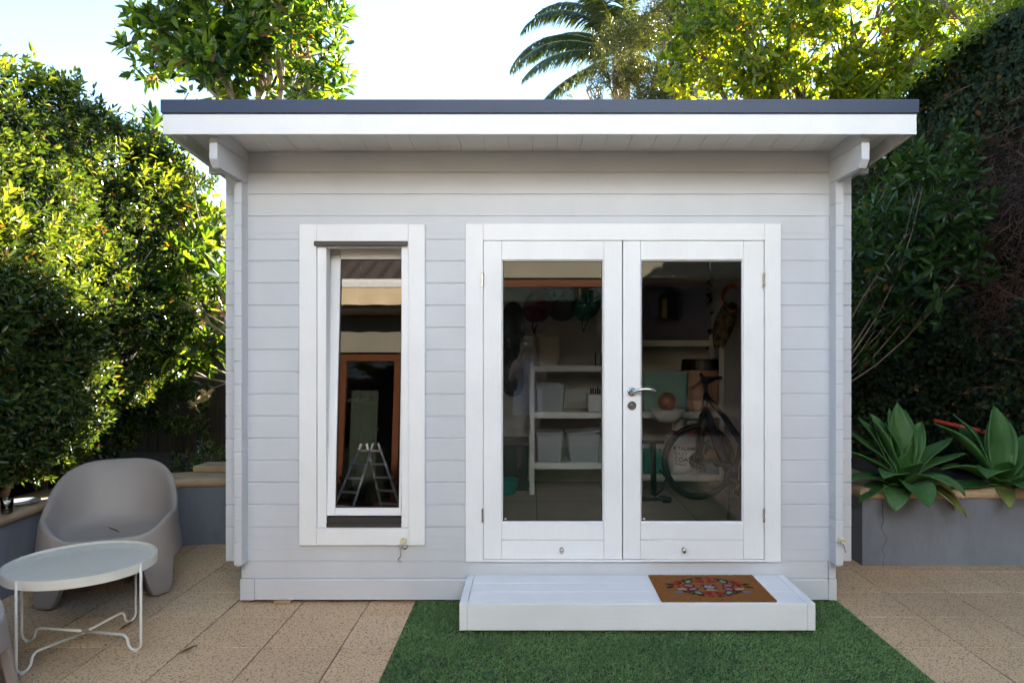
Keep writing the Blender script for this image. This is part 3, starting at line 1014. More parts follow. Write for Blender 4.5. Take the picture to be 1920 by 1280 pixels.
def doormat():
    a, b_ = P(1217, 1075, YW), None
    mz = SZ + 0.012
    def gp(px, py):
        Y = F*(H-mz)/(py-VY)
        return np.array([(px-VX)*Y/F, Y])
    bl, brr, fl_, frr = gp(1217, 1075.5), gp(1412, 1075.5), gp(1239, 1124), gp(1454, 1124)
    x0, x1 = (bl[0]+fl_[0])/2, (brr[0]+frr[0])/2
    y0, y1 = fl_[1], bl[1]-0.004
    y1 = min(y1, SY1-0.01)
    W, D = x1-x0, y1-y0
    root = thing('doormat', 'brown coir doormat printed with a bright folk flower ring, on the white step', 'doormat', ((x0+x1)/2, (y0+y1)/2, SZ-0.001))
    COIR = mat('coir_backing', (0.20, 0.09, 0.03), 0.95, 0.3, 60, 0.8, 200)
    m = MB(); m.box(x0, x1, y0, y1, SZ-0.001, SZ+0.006)
    obj('backing', m, COIR, root)
    # pattern: ellipses in (u right, v away), centre of the mat = 0, metres
    E = []
    red, dred, grn, dgrn, pink, blue, cream, dk_ = (0.36,0.02,0.025), (0.10,0.012,0.015), (0.03,0.07,0.04), (0.012,0.03,0.022), (0.46,0.27,0.33), (0.16,0.23,0.36), (0.56,0.46,0.36), (0.03,0.012,0.012)
    def el(u, v, a, b, ang, c): E.append((u, v, a, b, ang, c))
    N = 20
    for i in range(N):
        t = 2*math.pi*(i+0.5)/N
        el(0.172*math.cos(t), 0.148*math.sin(t), 0.023, 0.0105, math.atan2(0.148*math.cos(t), -0.172*math.sin(t)), [dk_, dred, dgrn, dred, red][i % 5])
    for s in (-1, 1):
        for (u, v, an, c) in ((0.215, 0.040, 0.5, dgrn), (0.222, -0.005, -0.4, dgrn), (0.165, 0.085, -0.6, red), (0.178, 0.045, 0, red), (0.160, -0.035, 0.2, cream), (0.185, -0.085, 0, blue), (0.14, -0.075, -0.3, dred)):
            el(s*u, v, 0.027, 0.0145, s*an, c)
        for (u, v, c1, c2, an) in ((0.100, 0.088, dgrn, (0.30,0.42,0.36), -0.9), (0.085, -0.092, dgrn, (0.30,0.42,0.36), 0.9), (0.112, 0.022, dred, pink, 0.15), (0.100, -0.036, dred, pink, -0.35)):
            el(s*u, v, 0.037, 0.024, s*an, c1); el(s*u, v, 0.024, 0.0135, s*an, c2)
        el(s*0.122, -0.010, 0.020, 0.010, 0, red)
        for (u, v) in ((0.026, 0.112), (0.048, 0.088), (0.022, 0.080), (0.022, -0.085), (0.046, -0.100), (0.024, -0.112)):
            el(s*u, v, 0.021, 0.0125, s*0.9*(1 if v > 0 else -1), red)
    for i in range(8):
        t = 2*math.pi*i/8
        el(0.038*math.cos(t), 0.036*math.sin(t), 0.016, 0.009, t, dk_ if i % 2 else (0.08,0.09,0.16))
    el(0, 0, 0.028, 0.026, 0, (0.50,0.48,0.52))
    for i in range(6):
        t = 2*math.pi*i/6; el(0.016*math.cos(t), 0.015*math.sin(t), 0.007, 0.004, t, (0.10,0.11,0.2))
    el(0, -0.050, 0.030, 0.009, 0, cream)
    n = 70000
    px = rng.uniform(x0+0.001, x1-0.001, n); py = rng.uniform(y0+0.001, y1-0.001, n)
    u = px-(x0+x1)/2; v = py-(y0+y1)/2
    col = np.array([0.36, 0.155, 0.045]) * rng.uniform(0.55, 1.35, n)[:, None]
    uu, vv = u+rng.normal(0, 0.0010, n), v+rng.normal(0, 0.0010, n)
    for (eu, ev, ea, eb, an, c) in E:
        ca, sa = math.cos(an), math.sin(an)
        du, dv = (uu-eu)*ca+(vv-ev)*sa, -(uu-eu)*sa+(vv-ev)*ca
        inside = (du/ea)**2+(dv/eb)**2 < 1
        col[inside] = np.array(c)*rng.uniform(0.8, 1.25, inside.sum())[:, None]
    an = rng.uniform(0, 2*np.pi, n); w_ = 0.0011
    h = rng.uniform(0.005, 0.0085, n); ln = rng.normal(0, 0.003, (n, 2))
    V = np.zeros((n, 3, 3)); zb = SZ+0.0055
    V[:, 0] = np.stack([px-np.cos(an)*w_, py-np.sin(an)*w_, np.full(n, zb)], 1)
    V[:, 1] = np.stack([px+np.cos(an)*w_, py+np.sin(an)*w_, np.full(n, zb)], 1)
    V[:, 2] = np.stack([px+ln[:, 0], py+ln[:, 1], zb+h], 1)
    C = np.concatenate([np.repeat(col, 3, axis=0), np.ones((n*3, 1))], 1)
    npmesh('pile', V.reshape(-1, 3), np.arange(n*3).reshape(-1, 3), vcol_mat('coir_pile'), root, colors=C)
doormat()

# ================================================================== HOUSE BEHIND THE PHOTOGRAPHER (seen mirrored in the glass)
BRICK = mat('warm_cream_house_render', (0.68, 0.58, 0.46), 0.9, 0.08, 3, 0.3, 60)
REDBRICK = mat('red_brick', (0.26, 0.10, 0.06), 0.9, 0.3, 14, 0.4, 60)
CREAM = mat('cream_render', (0.50, 0.43, 0.33), 0.8, 0.08, 2)
OAKF = mat('brown_door_timber', (0.075, 0.024, 0.008), 0.7, 0.25, 6, stretch=(8, 8, 1), spec=0.15)
TILE = mat('dark_roof_tile', (0.045, 0.03, 0.026), 0.8, 0.35, 5, 0.3, 30)
CANVAS = mat('beige_canvas', (0.52, 0.40, 0.25), 0.85, 0.08, 5, 0.4, 20)
ALU = mat('pale_aluminium', (0.74, 0.72, 0.68), 0.4, 0.08, 20, metal=0.15)
DARKROOM = mat('dim_room', (0.03, 0.035, 0.03), 0.9, 0.2)
DGLASS = glass_mat('house_glass', (0.6, 0.62, 0.6), 1.5)

def tile_roof(mb, x0, x1, y0, z0, y1, z1, pitch=0.30, course=0.32):
    """pan tiles: rolled across, stepped up the slope"""
    dy, dz = y1-y0, z1-z0
    L = math.hypot(dy, dz); ny = int(L/course)
    nx = int((x1-x0)/pitch)*6
    ux, uz = dy/L, dz/L
    n_y, n_z = (-uz*(1 if dy > 0 else -1), abs(ux))
    vs = []; fs = []
    row = []
    for j in range(ny):
        for e, lift in ((0.0, 0.035), (0.999, 0.0)):
            r = []
            for i in range(nx+1):
                x = x0 + (x1-x0)*i/nx
                w_ = 0.03*math.cos(2*math.pi*i/6)
                d = (j+e)*course
                r.append((x, y0+ux*d+n_y*(w_+lift), z0+uz*d+n_z*(w_+lift)))
            row.append(r)
    o = 0
    for r in row: vs += r
    w_ = nx+1
    for j in range(len(row)-1):
        for i in range(nx): fs.append((j*w_+i, j*w_+i+1, (j+1)*w_+i+1, (j+1)*w_+i))
    mb.add(vs, fs)

HY = -3.8
house = thing('brick_house', 'brick house with brown timber patio doors, seen mirrored in the shed glass', 'house', (0, HY-2, 0))
hw = MB()
hw.box(-7, -4.2, HY-0.25, HY, 0, 3.7); hw.box(5.3, 7.6, HY-0.25, HY, 0, 3.7)
hw.box(-7, -6.8, -12, HY-0.26, 0, 3.7); hw.box(7.4, 7.6, -12, HY-0.26, 0, 3.7); hw.box(-7, 7.6, -12.2, -12.01, 0, 3.7)
obj('wall', hw, BRICK, house)
us = MB(); us.box(-1.7, 7.4, HY-0.3, HY-0.05, 3.75, 6.6); us.box(-1.7, -1.5, HY-6, HY-0.31, 3.75, 6.6); us.box(7.2, 7.4, HY-6, HY-0.31, 3.75, 6.6)  # unseen upper storey, added to bounce sunlight onto the shed front
obj('added_bounce_wall', us, mat('pale_blue_bounce_board', (0.70, 0.77, 0.86), 0.8, 0.04, 2), house)
ur = MB(); tile_roof(ur, -2.1, 7.8, HY+0.25, 6.55, HY-4.5, 8.4); obj('roof', ur, TILE, house, fix=False)  # roof over the added upper storey
bm_ = MB(); bm_.box(-4.19, 5.29, HY-0.25, HY-0.02, 2.75, 3.42)
obj('beam', bm_, mat('shade_darkened_beam', (0.15, 0.135, 0.10), 0.8, 0.08, 2), house)  # cream beam coloured darker to imitate shade from awning and eaves
fa = MB(); fa.box(-7.5, 7.5, HY+0.42, HY+0.45, 3.45, 3.70); fa.box(-7.5, 7.5, HY-0.3, HY+0.419, 3.43, 3.449)
obj('eaves', fa, CREAM, house)
gt = MB(); gt.prism([(HY+0.452, 3.62), (HY+0.55, 3.62), (HY+0.56, 3.73), (HY+0.54, 3.73), (HY+0.535, 3.64), (HY+0.452, 3.64)], -7.5, 7.5, 'x')
obj('gutter', gt, ALU, house)
rf = MB(); tile_roof(rf, -7.6, 7.6, HY+0.48, 3.76, HY-4.5, 6.6)
obj('roof', rf, TILE, house, smooth=True, fix=False)
dr = MB()
for x in (-4.19, -3.42, -2.45, -1.30, -0.66, 1.55, 4.2, 5.19): dr.box(x, x+0.10, HY-0.20, HY-0.08, 0.0, 2.749)
dr.box(-4.09, 5.19, HY-0.199, HY-0.081, 2.60, 2.748); dr.box(-4.09, 5.19, HY-0.199, HY-0.081, 0.0, 0.12)
obj('patio_door', dr, OAKF, house)
pg = MB(); pg.box(-4.15, 5.25, HY-0.145, HY-0.139, 0.1, 2.65)
obj('pane', pg, DGLASS, house)
cpn = MB(); cpn.box(-3.28, -2.80, HY-0.45, HY-0.40, 0.02, 2.1)
obj('curtain_panel', cpn, mat('sage_curtain', (0.22, 0.25, 0.20), 0.9, 0.1), house)
rm = MB(); rm.box(-4.2, 5.3, HY-3.3, HY-3.2, 0, 2.8); rm.box(-4.25, -4.21, HY-3.2, HY-0.26, 0, 2.8); rm.box(5.31, 5.35, HY-3.2, HY-0.26, 0, 2.8)
rm.box(-4.2, 5.3, HY-3.2, HY-0.26, 2.76, 2.8); rm.box(-4.2, 5.3, HY-3.2, HY-0.26, -0.02, 0.01)
obj('room', rm, DARKROOM, house)
aw = thing('awning', 'folded beige canvas awning under the house eaves, seen mirrored in the narrow window', 'awning', (-1.5, HY+0.5, 3.6))
c_ = MB(); c_.prism([(HY+0.57, 3.78), (HY+0.72, 3.76), (HY+0.74, 3.86), (HY+0.68, 3.92), (HY+0.57, 3.92)], -4.2, 1.2, 'x')
obj('cassette', c_, ALU, aw, bev=0.01)
v_ = MB()
v_.grid(lambda i, j: (-4.15+5.3*i/80, HY+0.70+0.015*math.sin(i*0.9)*(1-j/4.0), 3.46+0.30*j/4.0), 81, 5)
o = obj('valance', v_, CANVAS, aw, fix=False); s = o.modifiers.new('t', 'SOLIDIFY'); s.thickness = 0.004

# A-frame ladder on the sunny patio
lad = thing('step_ladder', 'aluminium A-frame ladder standing open on the patio, seen mirrored in the narrow window', 'ladder', (-2.55, -2.6, 0), R(40))
for s in (-1, 1):
    m = MB()
    for t in (-1, 1):
        m.tube([(t*0.25, s*0.50, 0.0), (t*0.15, s*0.05, 1.10)], 0.020, 6)
    obj('stile', m, ALU, lad, local=True)
    m = MB()
    for k in range(5):
        z = 0.15 + 0.21*k; f = z/1.10
        y = s*(0.50-(0.45)*f); wv = 0.25-0.10*f
        m = MB(); m.box(-wv, wv, y-0.03, y+0.03, z-0.016, z+0.016)
        obj('rung', m, ALU, lad, local=True)

# neighbour's house behind the left fence
nb = thing('brick_house', 'red brick neighbouring house with tiled roof glimpsed through leaves left of the shed', 'house', (-8, 14.5, 0))
m = MB(); m.box(-12, -4.3, 13, 18, 0, 3.25)
obj('wall', m, REDBRICK, nb)
m = MB(); m.box(-5.75, -5.15, 12.97, 12.999, 2.45, 3.1)
obj('window', m, mat('blue_pane', (0.06, 0.10, 0.20), 0.1), nb)
m = MB(); tile_roof(m, -12.4, -4.0, 12.6, 3.30, 15.6, 4.6)
obj('roof', m, mat('weathered_tile', (0.30, 0.17, 0.12), 0.85, 0.3, 5), nb, fix=False)

# ================================================================== VEGETATION
HEDGEL = leafmat('hedge_leaf', [(0.014, 0.034, 0.010), (0.026, 0.056, 0.013), (0.046, 0.085, 0.017), (0.072, 0.112, 0.026), (0.14, 0.165, 0.05)], 0.30, 0.24, (2.7, 2.2, 0.5), dead=0.025)
HEDGEY = leafmat('hedge_new_and_sunlit_leaf', [(0.09, 0.14, 0.022), (0.14, 0.19, 0.03), (0.20, 0.23, 0.04)], 0.42, 0.33)
MAGL = leafmat('magnolia_leaf', [(0.014, 0.036, 0.010), (0.024, 0.056, 0.013), (0.055, 0.105, 0.019), (0.10, 0.165, 0.025), (0.20, 0.26, 0.035)], 0.46, 0.26, dead=0.02)
MAGB = leafmat('backlit_leaf', [(0.026, 0.052, 0.011), (0.055, 0.095, 0.016), (0.11, 0.145, 0.022), (0.19, 0.20, 0.03)], 0.56, 0.28, tboost=3.7, dead=0.015)
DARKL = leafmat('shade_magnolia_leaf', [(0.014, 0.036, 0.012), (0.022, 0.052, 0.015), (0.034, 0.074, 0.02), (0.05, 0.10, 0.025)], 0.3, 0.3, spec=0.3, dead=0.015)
IVYL = leafmat('ivy_leaf', [(0.007, 0.016, 0.008), (0.012, 0.026, 0.011), (0.02, 0.038, 0.016), (0.038, 0.055, 0.02)], 0.2, 0.5, spec=0.15, dead=0.03)
OLIVEL = leafmat('fine_olive_leaf', [(0.028, 0.042, 0.014), (0.045, 0.06, 0.018), (0.07, 0.082, 0.022), (0.11, 0.105, 0.035)], 0.28, 0.5)
PALML = leafmat('palm_leaflet', [(0.022, 0.045, 0.02), (0.035, 0.065, 0.026), (0.06, 0.09, 0.035)], 0.15, 0.45)
HAZYL = leafmat('far_leaf', [(0.03, 0.055, 0.02), (0.05, 0.075, 0.026), (0.075, 0.10, 0.03)], 0.35, 0.5)
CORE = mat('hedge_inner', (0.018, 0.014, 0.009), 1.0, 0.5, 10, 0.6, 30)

sm_geos = [sprig_geo(9, 0.052, 0.024, (15, 85), 0.07) for _ in range(5)]
sm_geos2 = [sprig_geo(11, 0.060, 0.024, (10, 80), 0.11, curl=0.25) for _ in range(4)]
mag_geos = [sprig_geo(k, 0.135, 0.052, (15, 95), 0.07, 0.3, 0.12) for k in (7, 8, 9, 10)]
ivy_geos = [sprig_geo(6, 0.060, 0.052, (50, 110), 0.07, 0.2, 0.2) for _ in range(5)]
fine_geos = [sprig_geo(16, 0.075, 0.017, (10, 80), 0.20) for _ in range(4)]
long_geos = [sprig_geo(k, 0.16, 0.045, (60, 140), 0.20, 0.25, 0.35) for k in (6, 8)]

# ---- left lilly-pilly hedge
def left_hedge():
    root = thing('hedge', 'tall clipped small-leaved hedge in sun and shade along the left boundary', 'hedge', (-3.7, 4.0, 0.4))
    X0, Y0, Y1 = -3.12, 1.2, 6.7
    def face(y, z):
        p = np.stack([np.full_like(y, 0), y, z], 1)
        u = 0.085*lump(p*2.6) + 0.05*lump(p*7+3)
        under = np.clip((0.95+0.5*np.clip((y-5.0)/0.5, 0, 1)-z)/0.5, 0, 1)           # recedes at the bottom
        end = np.clip((y-6.0)/0.7, 0, 1)
        return X0 + u - 0.45*under**1.5 - 0.9*end**2
    def topz(y, x): 
        p = np.stack([x, y, np.zeros_like(y)], 1)
        return 1.54+0.535*3.12 + 0.10*lump(p*2.4) + 0.05*lump(p*6) - 0.10*np.clip((y-4.2)/1.5, 0, 1)
    pos, dr_ = [], []
    n = 19500
    y = rng.uniform(Y0, Y1, n); z = 0.62 + (2.55)*rng.uniform(0, 1, n)**0.9
    keep = z < topz(y, np.full(n, X0))
    y, z = y[keep], z[keep]
    x = face(y, z) - np.abs(rng.normal(0, 0.10, len(y))) + 0.05
    pos.append(np.stack([x, y, z], 1)); dr_.append(np.tile([0.75, -0.1, 0.45], (len(y), 1)))
    n = 6400
    y = rng.uniform(Y0, Y1, n); x = rng.uniform(-4.5, X0+0.12, n)
    z = topz(y, x) - np.abs(rng.normal(0, 0.07, n))
    pos.append(np.stack([x, y, z], 1)); dr_.append(np.tile([0.1, -0.1, 1.0], (n, 1)))
    n = 2600                                         # far end face
    x = rng.uniform(-4.5, X0, n); z = rng.uniform(0.7, 3.0, n)
    y = Y1 - 0.25*np.abs(rng.normal(0, 1, n))*0.5
    pos.append(np.stack([x, y, z], 1)); dr_.append(np.tile([0.2, 0.8, 0.4], (n, 1)))
    pos = np.concatenate(pos); dr_ = np.concatenate(dr_) + rng.normal(0, 0.45, (len(pos), 3))
    hole = lump(pos*5.0+1.7) < -0.8
    pos, dr_ = pos[~hole], dr_[~hole]
    V, Q = scatter(sm_geos, pos, dr_, rng.uniform(0.6, 1.3, len(pos)))
    npmesh('foliage', V, Q, HEDGEL, root)
    # lighter new shoots standing out of the face and along the top
    n = 900
    y = rng.uniform(Y0, Y1-0.3, n); z = 1.7 + 1.55*rng.uniform(0, 1, n)**0.6
    tp = topz(y, np.full(n, X0)); z = np.minimum(z, tp+0.02)
    x = face(y, z) + rng.uniform(-0.05, 0.10, n)
    top = rng.uniform(0, 1, n) < 0.25
    x[top] = rng.uniform(-4.0, X0, top.sum()); z[top] = topz(y, x)[top] + 0.02
    keep = lump(np.stack([x, y, z], 1)*3.1) > -0.1
    p = np.stack([x, y, z], 1)[keep]
    V, Q = scatter(sm_geos2, p, np.tile([0.5, -0.1, 0.75], (len(p), 1)) + rng.normal(0, 0.3, p.shape), rng.uniform(0.8, 1.35, len(p)))
    npmesh('new_and_sunlit_growth', V, Q, HEDGEY, root)
    # inner wood: a ragged dark mass of stems
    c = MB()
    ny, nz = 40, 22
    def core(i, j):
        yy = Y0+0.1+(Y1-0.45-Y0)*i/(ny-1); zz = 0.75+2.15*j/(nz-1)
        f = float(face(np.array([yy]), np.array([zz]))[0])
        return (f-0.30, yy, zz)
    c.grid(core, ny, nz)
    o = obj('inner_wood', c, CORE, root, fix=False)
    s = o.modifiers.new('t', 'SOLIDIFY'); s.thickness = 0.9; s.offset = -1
    t = MB()
    for k in range(150):
        y0 = rng.uniform(Y0+0.3, Y1-0.3); z0 = rng.uniform(0.8, 2.6)
        f = float(face(np.array([y0]), np.array([z0]))[0])
        a = Vector((f-0.30, y0, z0)); b = a + Vector((rng.uniform(0.2, 0.36), rng.normal(0, 0.18), rng.uniform(0.05, 0.45)))
        t.tube(bent(a, b, 0.1, 4), [0.007, 0.006, 0.004, 0.003], 5)
    for k in range(9):
        y0 = Y0+0.4+k*0.5
        t2 = MB(); t2.tube(bent((-3.55+rng.normal(0, .05), y0, 0.38), (-3.5, y0+rng.normal(0, .12), 1.3), 0.05, 5), [0.03, 0.027, 0.024, 0.02, 0.018], 7)
        obj('stem', t2, PALEBARK, root, smooth=True, fix=False)
    tag(obj('twig', t, PALEBARK, root, smooth=True, fix=False), kind='stuff')
left_hedge()

# ---- magnolia at the left back corner: high crown over the roof, low branches beside the hedge
BY = 6.6
def bl(px, py, Y, r, ry=None, rz=None):
    p = P(px, py, Y)
    return (p.x, p.y, p.z, r, ry or r, rz or r)
blobs = [bl(330, 60, 6.6, 0.42), bl(430, 20, 6.7, 0.50), bl(520, 60, 6.5, 0.48), bl(580, 110, 6.6, 0.42), bl(400, 120, 6.4, 0.36), bl(300, 100, 6.7, 0.32),
         bl(480, -60, 6.8, 0.55), bl(600, 160, 6.5, 0.30), bl(360, -50, 6.7, 0.45), bl(560, -10, 6.9, 0.5), bl(490, 120, 6.7, 0.40)]
tree('magnolia_tree', 'big-leaved magnolia rising above the left end of the shed roof', 'tree', (-2.45, 6.75, 0.4), (-2.62, 6.75, 3.5), blobs, mag_geos, MAGL, 35, bark=PALEBARK, inner=0.34, twigs=0.4, gap=0.22, sc_rng=(0.95, 1.5))
blobs = [bl(330, 300, 6.3, 0.30), bl(290, 250, 6.5, 0.20), bl(400, 480, 6.2, 0.26), bl(350, 520, 6.0, 0.34), bl(310, 560, 6.0, 0.25), bl(390, 590, 6.0, 0.25), bl(340, 640, 5.9, 0.28), bl(395, 660, 6.1, 0.2), bl(300, 400, 6.3, 0.32), bl(355, 445, 6.4, 0.2), bl(330, 360, 6.4, 0.26), bl(310, 470, 6.2, 0.28), bl(402, 410, 6.6, 0.2), bl(380, 330, 6.7, 0.14), bl(420, 530, 6.5, 0.2), bl(300, 690, 6.2, 0.2)]
tree('magnolia_tree', 'low magnolia branches with big leaves between the left hedge and the shed', 'tree', (-2.15, 6.35, 0.4), (-2.25, 6.35, 1.2), blobs, mag_geos, MAGL, 30, bark=PALEBARK, r0=0.032, inner=0.4, twigs=0.12, gap=0.35, sc_rng=(0.85, 1.35))

# ---- right: ivy-grown hedge
def right_hedge():
    root = thing('hedge', 'tall dark ivy-grown hedge with bare brown twigs behind the agaves', 'hedge', (4.3, 6.0, 0.4))
    X0, Y0, Y1, Z1 = 3.80, -2.6, 9.3, 1.54+0.66*3.80  # near end runs on unseen behind the camera, added to shade the patio
    def face(y, z):
        p = np.stack([np.full_like(y, 9.0), y, z], 1)
        return X0 - 0.14*lump(p*2.4) - 0.05*lump(p*6)
    def topz(y, x):
        return Z1 + 0.10*lump(np.stack([x, y, np.full_like(y, 4.0)], 1)*2.2) - 0.02*np.clip(y-5, 0, 9)
    def bare(p):
        # the twiggy patch the ivy has not covered
        return np.exp(-(((p[:, 1]-5.7)/1.0)**2 + ((p[:, 2]-2.55)/0.9)**2)) + 0.22*lump(p*3.3)
    n = 18500
    y = np.where(rng.uniform(0, 1, n) < 0.78, rng.uniform(3.2, Y1, n), rng.uniform(Y0, 3.2, n)); z = rng.uniform(0.45, Z1+0.1, n)
    x = face(y, z) + np.abs(rng.normal(0, 0.07, n)) - 0.03
    p = np.stack([x, y, z], 1)
    keep = (z < topz(y, x)) & (bare(p) < rng.uniform(0.20, 0.62, n))
    p = p[keep]; d = np.tile([-0.8, -0.35, 0.2], (len(p), 1))
    nb = 2600                                        # return along the back fence to the shed
    xb = rng.uniform(1.75, X0+0.2, nb); zb_ = rng.uniform(0.45, 2.9, nb); yb_ = 7.05 - np.abs(rng.normal(0, 0.10, nb)) - 0.10*lump(np.stack([xb, zb_, zb_], 1)*3)
    p = np.concatenate([p, np.stack([xb, yb_, zb_], 1)]); d = np.concatenate([d, np.tile([-0.2, -0.85, 0.25], (nb, 1))])
    n2 = 6000
    y = rng.uniform(Y0, Y1, n2); x = rng.uniform(X0-0.1, X0+1.1, n2); z = topz(y, x) - np.abs(rng.normal(0, 0.06, n2))
    p = np.concatenate([p, np.stack([x, y, z], 1)]); d = np.concatenate([d, np.tile([-0.1, -0.1, 1.0], (n2, 1))])
    V, Q = scatter(ivy_geos, p, d + rng.normal(0, 0.4, d.shape), rng.uniform(0.65, 1.15, len(p)))
    npmesh('foliage', V, Q, IVYL, root)
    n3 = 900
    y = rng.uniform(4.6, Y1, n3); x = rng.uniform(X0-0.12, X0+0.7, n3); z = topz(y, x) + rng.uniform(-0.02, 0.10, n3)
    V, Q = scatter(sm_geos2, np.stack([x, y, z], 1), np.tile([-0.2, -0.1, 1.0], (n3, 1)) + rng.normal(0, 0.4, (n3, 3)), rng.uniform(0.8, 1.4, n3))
    npmesh('new_and_sunlit_growth', V, Q, HEDGEY, root)  # yellower leaves put sunlight into the colour of the top edge
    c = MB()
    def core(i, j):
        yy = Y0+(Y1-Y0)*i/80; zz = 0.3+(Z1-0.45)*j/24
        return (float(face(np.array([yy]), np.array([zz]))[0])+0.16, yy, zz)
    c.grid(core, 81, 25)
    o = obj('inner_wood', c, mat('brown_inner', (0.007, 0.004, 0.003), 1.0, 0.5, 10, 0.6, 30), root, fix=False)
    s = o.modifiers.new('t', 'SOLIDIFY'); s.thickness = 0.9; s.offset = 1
    # dead twigs
    N = 5200
    y = rng.normal(5.8, 1.2, N); z = rng.normal(2.4, 0.9, N)
    ok = (y > Y0) & (y < Y1) & (z > 0.5) & (z < Z1-0.1)
    y, z = y[ok], z[ok]; N = len(y)
    a = np.stack([face(y, z)+rng.uniform(-0.03, 0.12, N), y, z], 1)
    d = rng.normal(0, 1, (N, 3))*np.array([0.35, 1, 0.45]); d /= np.linalg.norm(d, axis=1, keepdims=True)
    L = rng.uniform(0.08, 0.30, N)[:, None]
    sag = np.array([0, 0, -1])*rng.uniform(-0.03, 0.03, N)[:, None]
    p3 = [a, a+d*L*0.5+sag, a+d*L]
    e1 = np.cross(d, [0, 0, 1.0]); e1 /= np.linalg.norm(e1, axis=1, keepdims=True); e2 = np.cross(d, e1)
    r = rng.uniform(0.0016, 0.0046, N)[:, None]
    V = np.stack([q + rr*r*(e1*math.cos(t)+e2*math.sin(t)) for q, rr in zip(p3, (1, 0.85, 0.45)) for t in (0, 2.094, 4.189)], 1)
    qs = []
    for k in range(2):
        for s_ in range(3): qs.append((k*3+s_, k*3+(s_+1) % 3, (k+1)*3+(s_+1) % 3, (k+1)*3+s_))
    Q = (np.array(qs)[None] + 9*np.arange(N)[:, None, None]).reshape(-1, 4)
    npmesh('twig', V.reshape(-1, 3), Q, BROWNTWIG, root)
right_hedge()

# ---- magnolia bush in front of the ivy hedge
blobs = [bl(1790, 300, 5.6, 0.24), bl(1730, 350, 5.5, 0.26), bl(1800, 410, 5.5, 0.24), bl(1700, 440, 5.6, 0.3), bl(1760, 480, 5.5, 0.24), bl(1650, 500, 5.9, 0.3), bl(1690, 300, 5.9, 0.24), bl(1720, 560, 5.6, 0.26), bl(1640, 620, 5.9, 0.26), bl(1640, 400, 6.1, 0.2), bl(1820, 490, 5.5, 0.18)]
tree('magnolia_bush', 'glossy dark magnolia bush with bare arching branches beside the shed, before the ivy hedge', 'bush', (2.55, 6.4, 0.42), (2.6, 6.3, 1.1), blobs, mag_geos, DARKL, 34, bark=BARK, r0=0.017, inner=0.4, twigs=0.08, gap=0.12, sc_rng=(0.75, 1.15))

# ---- backlit big-leaved tree over the right half of the roof
blobs = [bl(1400, 60, 8.0, 0.75), bl(1320, 110, 8.2, 0.5), bl(1500, 120, 8.0, 0.65), bl(1600, 50, 7.8, 0.75), bl(1700, 130, 7.8, 0.55), bl(1490, -40, 8.2, 0.8), bl(1620, 170, 8.0, 0.5), bl(1760, 60, 7.6, 0.36), bl(1400, 180, 8.3, 0.45), bl(1700, -30, 7.8, 0.55), bl(1560, 210, 8.1, 0.5), bl(1740, 190, 7.7, 0.35), bl(1340, 0, 8.3, 0.5)]
tree('broadleaf_tree', 'sun-backlit yellow-green broadleaf tree behind the right half of the roof', 'tree', (3.2, 8.3, 0), (3.3, 8.2, 3.4), blobs, mag_geos, MAGB, 33, bark=BARK, inner=0.36, twigs=0.5, gap=0.34, sc_rng=(0.8, 1.35))
blobs = [bl(1770, 5, 6.9, 0.30), bl(1830, -20, 6.8, 0.30), bl(1740, -30, 7, 0.34), bl(1805, 45, 6.8, 0.16)]
tree('weeping_tree', 'drooping long-leaved branches hanging in at the upper right over the ivy hedge', 'tree', (4.7, 6.6, 0), (4.6, 6.6, 4.4), blobs, long_geos, MAGB, 9, r0=0.05, up=-0.4, twigs=0.15)
blobs = [bl(1905, 20, 10, 0.5), bl(1840, 60, 10.5, 0.42), bl(1770, 110, 10.5, 0.4), bl(1930, -60, 10, 0.8), bl(1860, -40, 10.5, 0.55)]
tree('dark_tree', 'dark fine-leaved tree far behind the ivy hedge at the upper right corner', 'tree', (7.2, 10.3, 0), (7.2, 10.3, 4.2), blobs, fine_geos, HAZYL, 80, up=0.2)

# ---- fine-leaved tree and palm beyond
blobs = [(b[0], b[1], b[2], b[3], b[4], b[5]) for b in [bl(1150, 130, 9.6, 0.44), bl(1100, 170, 9.5, 0.34), bl(1180, 60, 9.8, 0.33), bl(1250, 150, 9.6, 0.48), bl(1260, 30, 9.8, 0.44), bl(1320, 90, 9.6, 0.44), bl(1180, 200, 9.4, 0.4), bl(1310, -20, 9.8, 0.48), bl(1290, 200, 9.4, 0.44), bl(1090, 215, 9.4, 0.3), bl(1370, 20, 9.9, 0.44)]]
tree('tea_tree', 'olive fine-leaved tree behind the roof, between the palm and the backlit tree', 'tree', (1.7, 9.9, 0), (1.65, 9.8, 4.3), blobs, fine_geos, OLIVEL, 190, bark=PALEBARK, r0=0.11, inner=0.35, twigs=0.3, gap=0.35, sc_rng=(0.65, 1.0))

